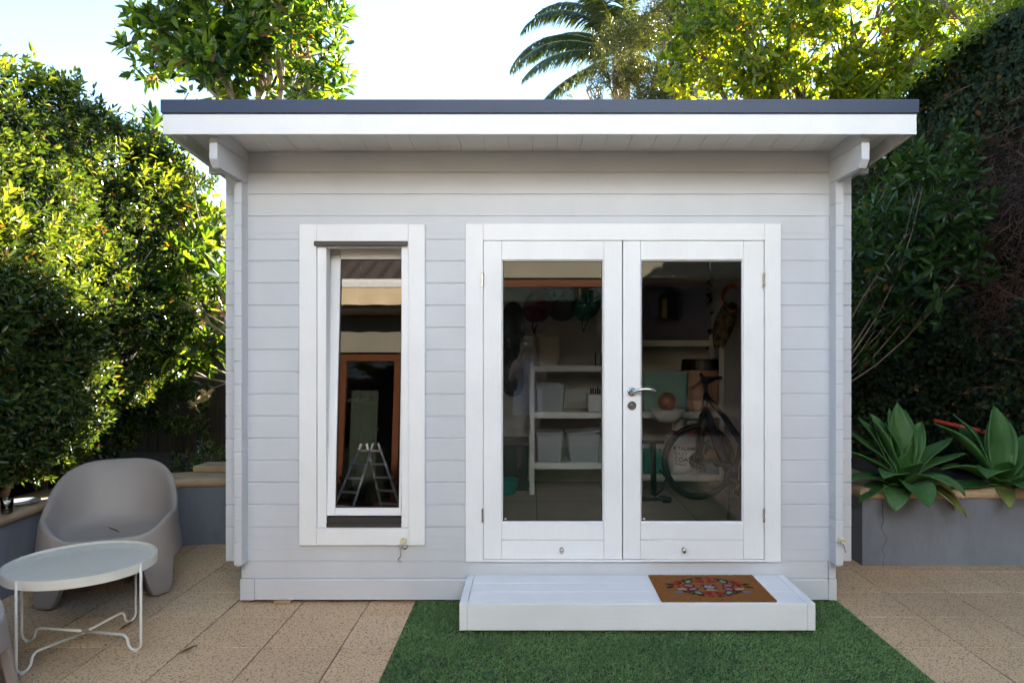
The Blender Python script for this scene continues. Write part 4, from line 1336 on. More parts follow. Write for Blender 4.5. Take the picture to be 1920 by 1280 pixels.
def palm():
    KP = 26/13.5; cc = P(1165, 105, 26)
    root = thing('palm_tree', 'tall feather palm with arching fronds behind the middle of the roof', 'palm', (cc.x, cc.y, 0))
    t = MB(); t.tube([(cc.x+0.1, cc.y, 0), (cc.x+0.05, cc.y, 5.5), (cc.x, cc.y, cc.z-0.1)], [0.42, 0.36, 0.35], 12)
    obj('trunk', t, BARK, root)
    stm = mat('frond_stalk', (0.22, 0.25, 0.10), 0.5, 0.2)
    def frond(az, el0, L, droop, roll=0.0):
        n = 26
        pts = []; d = 0.0; x = z = 0.0
        for i in range(n):
            t_ = i/(n-1)
            a = el0 - droop*t_**1.4
            pts.append((x, z, a)); x += math.cos(a)*L/(n-1); z += math.sin(a)*L/(n-1)
        ca, sa = math.cos(az), math.sin(az)
        ctr = [Vector((cc.x+p[0]*ca, cc.y+p[0]*sa, cc.z+p[1])) for p in pts]
        st = MB(); st.tube(ctr, [0.042*(1-0.85*i/(n-1)) for i in range(n)], 5)
        vs, qs = [], []
        side = Vector((-sa, ca, 0))
        M_ = 150
        for k in range(M_):
            f = 0.10 + 0.90*k/(M_-1); i = min(int(f*(n-1)), n-2); u = f*(n-1)-i
            p = ctr[i].lerp(ctr[i+1], u); tan = (ctr[i+1]-ctr[i]).normalized(); nrm = side.cross(tan)
            ll = KP*0.40*math.sin(math.pi*min(1, 0.16+0.80*f))**0.7*random.uniform(0.9, 1.1)
            for s in (-1, 1):
                dd = (side*s*0.72 + tan*0.60 + nrm*random.uniform(0.05, 0.5) + Vector((0, 0, -0.22)) + Vector(rng.normal(0, 0.07, 3))).normalized()
                q = p + dd*ll + Vector((0, 0, -0.18*ll)); m_ = p + dd*ll*0.5
                wv = tan*0.015*KP
                o = len(vs); vs += [p-wv*0.7, p+wv*0.7, m_+wv, q, m_-wv]
                qs += [(o, o+1, o+2, o+4), (o+4, o+2, o+3, o+3)]
        fr_ = MB(); fr_.v = [tuple(v) for v in vs]; fr_.f = [q if q[2] != q[3] else q[:3] for q in qs]
        o = obj('frond', fr_, PALML, root, fix=False)
        obj('stalk', st, stm, o, fix=False)
    for (az, el, L, dr_) in [(180, 62, 2.5, 2.2), (172, 38, 2.6, 1.9), (190, 22, 2.4, 1.5), (165, 75, 2.4, 2.0), (200, 5, 2.3, 1.1), (185, -18, 2.3, 0.8), (120, 80, 2.2, 1.2), (90, 60, 2.4, 1.6), (60, 70, 2.4, 1.5), (20, 55, 2.5, 1.8), (0, 30, 2.5, 1.6), (330, 60, 2.4, 1.7), (270, 70, 2.4, 1.6), (240, 50, 2.4, 1.6), (300, 20, 2.4, 1.4), (45, 20, 2.4, 1.3), (150, 50, 2.4, 1.8), (215, 70, 2.4, 1.7)]:
        frond(R(az), R(el), L*KP, dr_)
palm()

# ---- agaves
AGM = None
def agave_mat():
    m, nt, b, o = nodes_of('agave_leaf')
    v = coords(nt)
    n = noise(nt, v, 4, 4)
    c = ramp(nt, n, [(0.3, (0.028, 0.095, 0.020)), (0.7, (0.062, 0.165, 0.036))])
    st = noise(nt, coords(nt, (14, 14, 3)), 5, 3)
    c = mix_rgb(nt, 0.35, c, ramp(nt, st, [(0.35, (0.6, 0.6, 0.6)), (0.65, (1.2, 1.2, 1.2))]), 'MULTIPLY')
    bloom = noise(nt, v, 1.8, 6, 0.7)
    c = mix_rgb(nt, ramp(nt, bloom, [(0.45, (0, 0, 0)), (0.75, (0.45, 0.45, 0.45))]), c, (0.17, 0.26, 0.14))
    sc1 = noise(nt, v, 38, 5, 0.75)
    c = mix_rgb(nt, ramp(nt, sc1, [(0.66, (0, 0, 0)), (0.72, (0.7, 0.7, 0.7))]), c, (0.16, 0.13, 0.05))
    nt.links.new(c, b.inputs['Base Color'])
    b.inputs['Roughness'].default_value = 0.55
    b.inputs['Specular IOR Level'].default_value = 0.3
    bump(nt, b, st, 0.15, 0.004)
    return m
AGM = agave_mat()
AGD = mat('agave_tired_leaf', (0.16, 0.18, 0.045), 0.5, 0.45, 9)
AGDRY = mat('agave_dry_tip', (0.20, 0.12, 0.05), 0.8, 0.3, 12)
def agave(label, c, leaves, scale=1.0):
    root = thing('agave', label, 'agave', c, 0, 'agaves in the right planter')
    for (az, el0, L, W, curl, kind) in leaves:
        nu, nv = 9, 22
        L *= scale*1.15; W *= scale*1.42
        # centre line in its own vertical plane
        pts = []; x = z = 0.0
        for j in range(nv):
            t = j/(nv-1); a = R(min(el0+6, 88)) - R(curl)*t**1.6
            pts.append((x, z, a)); x += math.cos(a)*L/(nv-1); z += math.sin(a)*L/(nv-1)
        ca, sa = math.cos(R(az)), math.sin(R(az))
        tw = random.uniform(-0.15, 0.15)
        def fn(i, j):
            t = j/(nv-1); u = i/(nu-1)*2-1
            w = W*0.5*(0.42+0.58*math.sin(min(1, t/0.55)*math.pi/2)) if t < 0.55 else W*0.5*max(0.0, 1-((t-0.55)/0.45)**1.9)**0.9
            px, pz, a = pts[j]
            ch = 0.40*(1-0.55*t)
            lat = u*w; up = ch*w*(u*u) + 0.010*math.sin(9*t+az)*abs(u)
            lat2 = lat*math.cos(tw*t) ; up += lat*math.sin(tw*t)
            X = px - math.sin(a)*up; Z = pz + math.cos(a)*up
            return (X*ca - lat2*sa, X*sa + lat2*ca, Z+0.02)
        m = MB(); m.grid(fn, nu, nv)
        o = obj('leaf', m, AGD if kind else AGM, root, local=True, smooth=True, fix=False)
        s = o.modifiers.new('t', 'SOLIDIFY'); s.thickness = 0.007*scale; s.offset = 0
        sp = MB(); tp = fn(nu//2, nv-1); tq = fn(nu//2, nv-3)
        d = (Vector(tp)-Vector(tq)).normalized()
        sp.tube([Vector(tp)-d*0.012, Vector(tp)+d*0.014], [0.0022, 0.0005], 5)
        obj('spine', sp, AGDRY, o, local=True)
    return root
A1 = P(1692, 898, 4.98)
L1 = [(100, 84, .50, .13, 20, 0), (70, 74, .46, .135, 15, 0), (125, 68, .50, .14, 25, 0), (40, 60, .46, .14, 15, 0), (155, 52, .48, .14, 30, 0), (10, 46, .48, .14, 30, 0),
      (182, 38, .48, .13, 40, 0), (200, 20, .46, .13, 45, 0), (350, 40, .44, .13, 40, 0), (225, 40, .38, .13, 80, 0), (280, 58, .26, .10, 40, 0), (250, 70, .24, .09, 15, 0), (300, 32, .42, .14, 95, 0),
      (262, 20, .42, .15, 85, 0), (235, 10, .36, .13, 85, 0), (330, 18, .38, .10, 110, 1), (340, 5, .34, .08, 90, 1), (312, 5, .40, .09, 80, 1), (90, 50, .45, .14, 30, 0), (20, 75, .40, .12, 10, 0), (160, 75, .42, .12, 10, 0), (85, 80, .54, .13, 10, 0), (115, 78, .5, .13, 12, 0), (55, 72, .5, .13, 12, 0), (140, 60, .5, .13, 18, 0), (30, 62, .46, .13, 15, 0), (170, 66, .46, .12, 12, 0), (300, 76, .30, .09, 10, 0), (205, 8, .40, .12, 60, 0)]
agave('broad-leaved green agave beside the shed, its lower leaves drooping over the coping', (A1.x, A1.y, 0.50), L1, 1.0)
A2 = P(1876, 905, 5.0)
L2 = [(95, 86, .52, .135, 12, 0), (75, 76, .48, .13, 12, 0), (140, 62, .52, .14, 20, 0), (165, 50, .55, .15, 25, 0), (50, 66, .48, .14, 20, 0), (20, 50, .48, .14, 30, 0), (350, 35, .46, .14, 40, 0), (190, 28, .46, .13, 45, 0),
      (225, 45, .40, .15, 95, 0), (260, 62, .22, .10, 20, 0), (200, 5, .42, .11, 20, 0), (300, 25, .42, .14, 60, 0), (330, 15, .40, .13, 60, 0), (275, 20, .36, .12, 70, 0), (110, 55, .46, .14, 25, 0), (245, 8, .3, .08, 80, 1)]
agave('broad-leaved green agave at the right edge of the picture, second from the shed', (A2.x, A2.y, 0.50), L2, 1.0)

rp = MB(); a, b = P(1755, 789, 5.9), P(1836, 807, 5.7)
d = (b-a)
rp.tube([a-d*0.05, b+d*0.4], 0.018, 10)
tag(obj('garden_pole', rp, mat('orange_red_paint', (0.42, 0.05, 0.02), 0.5, 0.15), smooth=True), 'orange-red pole lying across behind the two agaves', 'pole')
gs = MB(); p = P(153, 862, 5.4)
gs.tube([(p.x, p.y, 0.38), (p.x+0.004, p.y, p.z)], 0.021, 8)
tag(obj('garden_stake', gs, mat('grey_stake', (0.20, 0.19, 0.21), 0.8, 0.2), smooth=False), 'grey stake standing under the hedge behind the tub chair', 'stake')

# low groundcover behind the back coping
p = np.stack([rng.uniform(-3.1, -2.0, 160), rng.uniform(5.75, 6.6, 160), rng.uniform(0.42, 0.62, 160)], 1)
V, Q = scatter(sm_geos, p, np.tile([0, -0.2, 1.0], (160, 1))+rng.normal(0, .4, (160, 3)), rng.uniform(0.8, 1.3, 160))
tag(npmesh('ground_cover', V, Q, HEDGEL), 'low green ground cover growing behind the back coping left of shed', 'ground cover', kind='stuff')
# withered magnolia flower head
wf = thing('withered_leaf_cluster', 'withered cream magnolia leaf cluster hanging on the low branches left of shed', 'dry leaves', P(372, 752, 5.85))
WITH = leafmat('withered_leaf', [(0.42, 0.32, 0.17), (0.50, 0.40, 0.24), (0.36, 0.24, 0.11)], 0.25, 0.6, (1, 1, .6))
gq = sprig_geo(9, 0.14, 0.055, (30, 130), 0.06, 0.5, 0.5)
V, Q = scatter([gq], np.array([[0, 0, 0.0], [0.05, 0.02, 0.06]]), np.array([[-0.4, -0.4, -0.6], [0.5, -0.5, 0.3]]), np.array([0.75, 0.6]))
npmesh('leaf', V, Q, WITH, wf, local=True)
tw = MB(); tw.tube([(0, 0, 0), (0.08, 0.05, 0.10), (0.25, 0.2, 0.18), (0.42, 0.35, 0.22)], [0.003, 0.004, 0.006, 0.008], 6)
obj('stem', tw, PALEBARK, wf, local=True)

# ================================================================== PATIO FURNITURE
PLAST = mat('grey_mauve_plastic', (0.32, 0.28, 0.255), 0.48, 0.05, 3, 0.12, 160)
def sstep(a, b, x):
    t = min(1, max(0, (x-a)/(b-a))); return t*t*(3-2*t)
def tub_shell():
    """rotomoulded tub chair in local space, facing -Y, feet on z = 0"""
    n = 128
    A, B = 0.385, 0.36
    m = MB()
    def plan(th, k=2.7):
        c, s = math.cos(th), math.sin(th)
        return 1/((abs(c)**k + abs(s)**k)**(1/k))
    rings = []
    def ring(fn): rings.append([fn(2*math.pi*i/n) for i in range(n)])
    def rim_z(th):
        t = (1+math.sin(th))/2                       # 0 front, 1 back
        return 0.385 + 0.095*sstep(0.04, 0.26, t) + 0.275*sstep(0.28, 1.0, t)**1.6
    def foot(th):
        # 0 at the four legs, arched between
        d = min(abs(((th - a + math.pi) % (2*math.pi)) - math.pi) for a in (R(-49), R(-131), R(52), R(128)))
        front = math.sin(th) < 0
        side = abs(math.cos(th)) > 0.72
        return (0.245 if not side else 0.20)*sstep(0.135, 0.27, d)
    def pos(th, k, z, kx=1.0, dy=0.0):
        p = plan(th)
        return (A*p*math.cos(th)*k*kx, B*p*math.sin(th)*k + dy, z)
    flare = lambda z: 1.0 + 0.15*(1-z/0.42)**1.3 if z < 0.42 else 1.0 - 0.10*(z-0.42)
    lean = lambda th, z: 0.09*max(0, math.sin(th))*max(0, z-0.40)/0.34
    # underside, inner face of the legs, outer face, rim, tub
    ring(lambda th: pos(th, 0.35, 0.315))
    ring(lambda th: pos(th, 0.86, 0.305))
    ring(lambda th: pos(th, flare(foot(th)+0.02)*0.905, max(foot(th)+0.03, 0.03)))
    ring(lambda th: pos(th, flare(foot(th))*0.905, foot(th)))
    ring(lambda th: pos(th, flare(foot(th))*0.925, foot(th)))
    ring(lambda th: pos(th, flare(foot(th))*1.0, foot(th)+0.001))
    for f in (0.04, 0.3, 0.6, 0.85):
        ring(lambda th, f=f: (lambda z: pos(th, flare(z), z, 1, lean(th, z)))(foot(th)+(rim_z(th)-foot(th))*f))
    ring(lambda th: pos(th, flare(rim_z(th))*0.995, rim_z(th)-0.014, 1, lean(th, rim_z(th))))
    ring(lambda th: pos(th, flare(rim_z(th))*0.972, rim_z(th), 1, lean(th, rim_z(th))))
    ring(lambda th: pos(th, flare(rim_z(th))*0.930, rim_z(th)-0.004-0.004*max(0, -math.sin(th)), 1, lean(th, rim_z(th))))
    def inner(th, f):
        zt = rim_z(th)-0.02; zb = 0.365
        z = zt + (zb-zt)*f
        k0 = flare(rim_z(th))*0.885
        k1 = 0.70
        return pos(th, k0 + (k1-k0)*f**1.7, z, 1, lean(th, z)*(1-f))
    for f in (0.0, 0.35, 0.7, 0.92): ring(lambda th, f=f: inner(th, f))
    ring(lambda th: pos(th, 0.60, 0.352)); ring(lambda th: pos(th, 0.35, 0.345)); ring(lambda th: pos(th, 0.02, 0.343))
    nr = len(rings)
    m.v = [p for r in rings for p in r]
    for j in range(nr-1):
        for i in range(n):
            i2 = (i+1) % n
            m.f.append((j*n+i, j*n+i2, (j+1)*n+i2, (j+1)*n+i))
    m.f.append(tuple(range(n))[::-1]); m.f.append(tuple((nr-1)*n+i for i in range(n)))
    return m
def gnd(px, py):
    Y = F*H/(py-VY); return Vector(((px-VX)*Y/F, Y, 0))
fl_, fr_ = gnd(78, 1142), gnd(322, 1110)
dv = fr_-fl_
ang = math.atan2(dv.y, dv.x)
mid = (fl_+fr_)/2
cc = mid + Vector((-math.sin(ang), math.cos(ang), 0))*0.31 - Vector((math.cos(ang), math.sin(ang), 0))*0.02
chair = thing('tub_chair', 'grey-mauve moulded plastic tub chair standing behind the round white table', 'chair', (cc.x, cc.y, 0.003), ang, 'plastic tub chairs')
obj('shell', tub_shell(), PLAST, chair, local=True, smooth=True, sub=1)
c2 = copy_thing(chair, (-2.57, 2.74, 0.003), R(100), 'grey-mauve moulded plastic tub chair cut off at the lower left corner of the picture')

# ---- round tray table
WHITEM = mat('cream_white_metal', (0.70, 0.685, 0.62), 0.42, 0.05, 8)
def perforated():
    m, nt, b, o = nodes_of('perforated_white_metal')
    b.inputs['Base Color'].default_value = (0.84, 0.80, 0.70, 1); b.inputs['Roughness'].default_value = 0.7; b.inputs['Specular IOR Level'].default_value = 0.12
    v = coords(nt, (1/0.021, 1/0.021, 1))
    mp = nt.nodes.new('ShaderNodeMapping'); mp.inputs['Rotation'].default_value = (0, 0, R(20)); nt.links.new(v, mp.inputs[0])
    fr = nt.nodes.new('ShaderNodeVectorMath'); fr.operation = 'FRACTION'; nt.links.new(mp.outputs[0], fr.inputs[0])
    sb_ = nt.nodes.new('ShaderNodeVectorMath'); sb_.operation = 'SUBTRACT'; nt.links.new(fr.outputs[0], sb_.inputs[0]); sb_.inputs[1].default_value = (0.5, 0.5, 0)
    sp = nt.nodes.new('ShaderNodeSeparateXYZ'); nt.links.new(sb_.outputs[0], sp.inputs[0])
    cb = nt.nodes.new('ShaderNodeCombineXYZ'); nt.links.new(sp.outputs[0], cb.inputs[0]); nt.links.new(sp.outputs[1], cb.inputs[1])
    ln = nt.nodes.new('ShaderNodeVectorMath'); ln.operation = 'LENGTH'; nt.links.new(cb.outputs[0], ln.inputs[0])
    lt_ = nt.nodes.new('ShaderNodeMath'); lt_.operation = 'LESS_THAN'; nt.links.new(ln.outputs['Value'], lt_.inputs[0]); lt_.inputs[1].default_value = 0.33
    tr = nt.nodes.new('ShaderNodeBsdfTransparent')
    ms = nt.nodes.new('ShaderNodeMixShader')
    nt.links.new(lt_.outputs[0], ms.inputs[0]); nt.links.new(b.outputs[0], ms.inputs[1]); nt.links.new(tr.outputs[0], ms.inputs[2])
    nt.links.new(ms.outputs[0], o.inputs[0])
    return m
TC = Vector((-2.315, 3.575, 0)); TR = 0.375; TZ = 0.448
feet = [gnd(267, 1222), gnd(250, 1164), gnd(40, 1203), gnd(45, 1262)]
TC = sum(feet, Vector())/4
TR = sum((f-TC).length for f in feet)/4 + 0.004
tab = thing('tray_table', 'round white metal table with perforated top and looped wire legs before the chair', 'table', (TC.x, TC.y, 0))
m = MB(); m.lathe([(TR-0.003, TZ-0.012), (TR-0.003, TZ-0.0124), (0.001, TZ-0.0124), (0.001, TZ-0.012)], n=72)
obj('table_top', m, perforated(), tab, local=True)
m = MB(); m.lathe([(TR-0.0025, TZ-0.045), (TR, TZ-0.045), (TR+0.001, TZ-0.002), (TR, TZ), (TR-0.0025, TZ), (TR-0.0025, TZ-0.045)], n=96, closed=False)
obj('rim', m, WHITEM, tab, local=True, smooth=False)
for k in range(4):
    f = feet[k]-TC; a = math.atan2(f.y, f.x)
    d = Vector((math.cos(a), math.sin(a), 0)); r = TR+0.0065
    m = MB()
    pts = [d*r+Vector((0, 0, TZ-0.002)), d*r+Vector((0, 0, 0.045))]
    # loop under the foot then in along the floor to the crossing
    for t in range(1, 9):
        an = math.pi*t/8
        pts.append(d*(r-0.038+0.038*math.cos(an)) + Vector((0, 0, 0.045-0.037*math.sin(an))))
    for t in range(1, 6):
        an = math.pi/2*t/5
        pts.append(d*(r-0.076-0.034*(1-math.cos(an))) + Vector((0, 0, 0.045+0.034*math.sin(an))))
    pts.append(d*0.0 + Vector((0, 0, 0.079 - (0.014 if k % 2 else 0))))
    m.tube(pts, 0.0066, 10)
    obj('leg', m, WHITEM, tab, local=True, smooth=True)
    m = MB(); m.lathe([(0.010, 0.0), (0.010, 0.010), (0.007, 0.012)], tuple(d*(r-0.03)), 12)
    obj('foot_pad', m, WHITEM, tab, local=True)

# tumbler and plate on the left coping
def coping_pt(px, py, z=0.52):
    Y = F*(H-z)/(py-VY); return Vector(((px-VX)*Y/F, Y, z))
tp = coping_pt(13, 962)
tm = MB(); tm.lathe([(0.001, 0.001), (0.026, 0.001), (0.029, 0.006), (0.036, 0.095), (0.0375, 0.100), (0.0345, 0.100), (0.0330, 0.094), (0.027, 0.014), (0.001, 0.012)], (0, 0, 0), 40)
for i, (x, y, z) in enumerate(tm.v):
    rr = math.hypot(x, y)
    if 0.01 < z < 0.07 and rr > 0.027:
        a = math.atan2(y, x); k = 1+0.03*math.cos(10*a); tm.v[i] = (x*k, y*k, z)
tu = thing('tumbler', 'clear empty glass tumbler on the left sandstone coping', 'glass', tuple(tp))
obj('glass', tm, TUMBG, tu, local=True, smooth=True)
pp = coping_pt(40, 945)
pl = MB(); pl.lathe([(0.001, 0.003), (0.06, 0.003), (0.062, 0.0), (0.070, 0.0), (0.098, 0.016), (0.105, 0.019), (0.106, 0.022), (0.10, 0.023), (0.070, 0.009), (0.001, 0.008)], (0, 0, 0), 48)
pt = thing('plate', 'grey stoneware plate on the left coping beside the tumbler', 'plate', (pp.x, pp.y, 0.52))
obj('dish', pl, mat('grey_stoneware', (0.30, 0.33, 0.36), 0.35, 0.08), pt, local=True, smooth=True)
sd_ = MB(); sd_.ball((pp.x+0.075, pp.y-0.01, 0.52+0.017), (0.009, 0.006, 0.004), 8, 6)
tag(obj('olive_stone', sd_, BLACK, smooth=True), 'small dark stone lying on the rim of the grey plate', 'stone')

# fallen leaves
DRY = leafmat('dry_leaf', [(0.16, 0.08, 0.035), (0.11, 0.05, 0.025)], 0.15, 0.6, (1, 1, .6))
def fallen(px, py, s, rz, label, z=0.004, cat='leaf', pt=None):
    p = pt or gnd(px, py)
    g_ = leaf_geo(0.10*s, 0.028*s, 0.9, -0.25)
    o = npmesh('dead_leaf', g_, LEAF_Q, DRY)
    o.location = (p.x, p.y, z); o.rotation_euler = (0.1, 0.12, rz)
    tag(o, label, cat)
fallen(335, 1226, 1.0, -1.2, 'curled brown dead leaf on the pavers right of the table leg')
fallen(222, 1182, 0.9, -0.7, 'brown dead leaf on the pavers under the round table')
fallen(250, 1000, 1.0, 1.4, 'brown leaf litter fallen in the seat of the tub chair', z=0.36, pt=Vector((cc.x+0.10, cc.y-0.08, 0)))
fallen(1604, 1106, 0.35, 0.5, 'tiny dark leaf scrap on the pavers at the right corner of the shed')

# ================================================================== INSIDE THE SHED
FZ = 0.20
def Q_(px, py, Y): return P(px, py, Y)
SHELF = mat('white_shelf_board', (0.62, 0.62, 0.60), 0.5, 0.05, 4)
def shelf_unit(label, x0, x1, y0, y1, zs, top, posts, brace=False):
    root = thing('shelving_unit', label, 'shelves', ((x0+x1)/2, (y0+y1)/2, FZ))
    for x in posts:
        for y in (y0, y1-0.03):
            m = MB(); m.box(x-0.022, x+0.022, y, y+0.03, FZ, top)
            for z in np.arange(FZ+0.15, top, 0.4): m.lathe([(0.005, -0.002), (0.005, 0.0)], (x, y, z), 8, 'y')
            obj('post', m, SHELF, root)
    for z in zs:
        m = MB(); m.box(x0+0.024, x1-0.024, y0+0.004, y1-0.004, z-0.055, z)
        obj('shelf', m, SHELF, root, bev=0.002)
    if brace:
        m = MB(); m.tube([(x0+0.1, y1-0.01, zs[1]+0.02), (x1-0.1, y1-0.01, zs[0]-0.08)], 0.008, 6); m.tube([(x1-0.1, y1-0.012, zs[1]+0.02), (x0+0.1, y1-0.012, zs[0]-0.08)], 0.008, 6)
        obj('brace', m, SHELF, root)
    return root
SY = 6.30
shelf_unit('white open shelving unit on the left inside the shed, behind the left door', 0.0, 0.93, SY, SY+0.42, [0.485, 0.945, 1.37], 1.39, (0.012, 0.918), True)
shelf_unit('white open shelving unit on the right inside the shed, behind the bicycle', 1.0, 1.78, SY+0.1, SY+0.48, [0.36, 0.94, 1.60], 1.66, (1.012, 1.765))
hl = MB(); hl.box(1.02, 1.75, SY+0.05, SY+0.1, 2.05, 2.10)
# bins
def bin_(label, px0, px1, pyb, h, z, y, d, m_, lid=None, taper=0.88, grp=None):
    s = F/y; x0, x1 = (px0-VX)/s, (px1-VX)/s
    cx = (x0+x1)/2; w = (x1-x0)/2
    root = thing('storage_bin', label, 'bin', (cx, y+d/2, z), 0, grp)
    b = MB()
    def ringp(k, zz, inset=0): 
        a, c = w*k-inset, d/2*k-inset; r = 0.03; pts = []
        for (sx, sy, a0) in ((1, -1, -90), (1, 1, 0), (-1, 1, 90), (-1, -1, 180)):
            for t in range(5):
                an = R(a0+t*22.5); pts.append((sx*(a-r)+r*math.cos(an), sy*(c-r)+r*math.sin(an), zz))
        return pts
    rings = [ringp(taper, 0.0), ringp(taper+(1-taper)*0.9, h*0.9), ringp(1.0, h*0.905), ringp(1.0, h), ringp(1.0, h, 0.006), ringp(taper, 0.01, 0.006)]
    n = 20; b.v = [p for r in rings for p in r]
    for j in range(len(rings)-1):
        for i in range(n): b.f.append((j*n+i, j*n+(i+1) % n, (j+1)*n+(i+1) % n, (j+1)*n+i))
    b.f.append(tuple(range(n))[::-1]); b.f.append(tuple((len(rings)-1)*n+i for i in range(n)))
    obj('tub', b, m_, root, local=True)
    if lid:
        l = MB(); l.v = [(p[0]*1.02, p[1]*1.02, p[2]+0.004+p[0]*lid) for p in ringp(1.0, h)]+[(p[0]*1.02, p[1]*1.02, p[2]+0.02+p[0]*lid) for p in ringp(1.0, h)]
        l.f = [tuple(range(n))[::-1], tuple(range(n, 2*n))]+[(i, (i+1) % n, n+(i+1) % n, n+i) for i in range(n)]
        obj('lid', l, m_, root, local=True)
    return root
GREYB = mat('grey_bin_plastic', (0.32, 0.34, 0.36), 0.4, 0.06); CREAMB = mat('cream_bin_plastic', (0.50, 0.47, 0.38), 0.5, 0.06)
TEAL = mat('teal_plastic', (0.03, 0.26, 0.22), 0.45, 0.1); TEALF = mat('sage_green_fabric', (0.16, 0.30, 0.26), 0.8, 0.1)
bin_('grey lidded storage bin, left of the two on the lowest shelf behind the left door', 1004, 1057, 0, 0.25, 0.486, SY+0.02, 0.34, GREYB, 0.001, 0.86, 'grey storage bins')
bin_('grey storage bin with a crooked lid, right of the two on the lowest shelf', 1063, 1128, 0, 0.26, 0.486, SY+0.02, 0.34, GREYB, 0.10, 0.84, 'grey storage bins')
bin_('grey storage bin on the middle shelf behind the left door', 1004, 1060, 0, 0.25, 0.946, SY+0.03, 0.34, GREYB, None, 0.90, 'grey storage bins')
bin_('cream bucket-shaped bin on the top shelf below the helmets', 1006, 1052, 0, 0.28, 1.371, SY+0.05, 0.30, CREAMB, None, 0.80)
bin_('white planter pot on the middle shelf beside the left door edge', 1101, 1132, 0, 0.16, 0.946, SY+0.03, 0.16, SHELF, None, 0.85)
bin_('sage green fabric box on the right shelf behind the door handle', 1203, 1292, 0, 0.37, 0.941, SY+0.12, 0.32, TEALF, None, 0.93)
bin_('teal plastic tub on the lowest right shelf behind the bicycle wheel', 1205, 1248, 0, 0.20, 0.361, SY+0.13, 0.26, TEAL, None, 0.86)
j = MB(); pj = P(1122, 684, SY+0.1)
j.lathe([(0.001, 0), (0.032, 0), (0.034, 0.01), (0.034, 0.10), (0.028, 0.112), (0.028, 0.125), (0.001, 0.125)], (0, 0, 0), 20)
t_ = thing('glass_jar', 'small glass jar on the top shelf at the right edge of the left door', 'jar', (pj.x, pj.y, 1.371)); obj('jar', j, TUMBG, t_, local=True, smooth=True)
# brush bristles pot on planter: dark tools
tl = MB()
for k in range(7): tl.tube([(0.56+0.02*k, SY+0.10, 1.02), (0.555+0.021*k, SY+0.10+0.01*math.sin(k*2), 1.16+0.02*math.sin(k*3))], 0.008, 6)
tag(obj('garden_tools', tl, BLACK), 'dark hand tools standing in the white planter pot', 'tools')

# helmets, hat and rail on the back wall
BWY = YB-TH-0.002
ra = MB(); pa, pb_ = P(1016, 539, BWY-0.05), P(1172, 539, BWY-0.05)
ra.tube([pa, pb_], 0.006, 8)
for k in range(10):
    q = pa.lerp(pb_, (k+0.5)/10); ra.tube([q+Vector((0, 0.05, 0)), q, q+Vector((0, -0.01, -0.07)), q+Vector((0, -0.04, -0.085)), q+Vector((0, -0.05, -0.06))], 0.0035, 6)
tag(obj('hook_rail', ra, BLACK, smooth=True), 'black hook rail on the back wall holding helmets and a hat', 'hook rail')
def helmet(label, px, py, hue, rx, seed):
    c = P(px, py, BWY-0.14)
    root = thing('bike_helmet', label, 'helmet', tuple(c), 0, 'bicycle helmets')
    m = MB(); nu, nv = 40, 14
    def fn(i, k):
        a = 2*math.pi*i/nu; t = k/(nv-1)*math.pi*0.52
        rr = math.sin(t); rad = 1.0
        rad -= 0.10*max(0, math.cos(5*a+seed))**3*max(0, math.sin(2*t))      # long vents
        return (0.105*rx*rr*math.cos(a)*rad, -0.10*math.cos(t)*rad, 0.145*rr*math.sin(a)*rad)
    m.grid(fn, nu, nv, True)
    o = obj('helmet_shell', m, hue, root, local=True, smooth=True, fix=False)
    o.rotation_euler = (0, R(35), 0)
    s = o.modifiers.new('t', 'SOLIDIFY'); s.thickness = 0.02
    vt = MB()
    for k in range(5):
        a = 2*math.pi*k/5 - seed/5
        pts = []
        for t in np.linspace(0.35, 1.15, 6):
            pts.append((0.1065*rx*math.sin(t)*math.cos(a), -0.1015*math.cos(t), 0.147*math.sin(t)*math.sin(a)))
        vt.tube(pts, [0.003, 0.010, 0.013, 0.013, 0.010, 0.003], 6)
    o2 = obj('vent', vt, BLACK, root, local=True, smooth=True); o2.rotation_euler = (0, R(35), 0)
    st = MB(); st.tube([(-0.04, 0.02, -0.10), (-0.05, 0.02, -0.19), (-0.03, 0.02, -0.26)], 0.006, 5); st.tube([(0.03, 0.02, -0.11), (-0.02, 0.02, -0.20), (-0.03, 0.02, -0.26)], 0.006, 5)
    obj('strap', st, BLACK, root, local=True)
helmet('dark red bicycle helmet hanging on the hook rail', 1008, 576, mat('dark_red_gloss', (0.26, 0.012, 0.018), 0.15, 0.1), 1.15, 0.4)
helmet('teal green bicycle helmet hanging on the hook rail', 1101, 573, mat('teal_gloss', (0.02, 0.26, 0.21), 0.18, 0.1), 0.95, 1.6)
ht = MB(); c = P(1054, 572, BWY-0.05)
ht.lathe([(0.001, -0.07), (0.07, -0.068), (0.085, -0.05), (0.092, -0.01), (0.155, 0.0), (0.16, 0.006), (0.09, 0.004)], tuple(c), 30, 'y')
tag(obj('felt_hat', ht, mat('brown_felt', (0.075, 0.055, 0.035), 0.9, 0.1), smooth=True), 'round dark brown hat hanging between the two helmets', 'hat')
sk = MB(); c0, c1 = P(962, 566, BWY-0.03), P(962, 705, BWY-0.03)
w_ = 0.105; L_ = c0.z-c1.z; pts = []
for k in range(9): a = math.pi*k/8; pts.append((c0.x+w_*math.cos(a), c0.z-0.13+0.13*math.sin(a)))
for k in range(9): a = math.pi+math.pi*k/8; pts.append((c0.x+w_*math.cos(a), c1.z-0.1+0.10*math.sin(a)))
sk.prism(pts, c0.y-0.012, c0.y, 'y')
tag(obj('skateboard_deck', sk, mat('dark_green_deck', (0.045, 0.065, 0.06), 0.5, 0.5, 14)), 'dark green skateboard deck hanging upright on the back wall', 'skateboard')
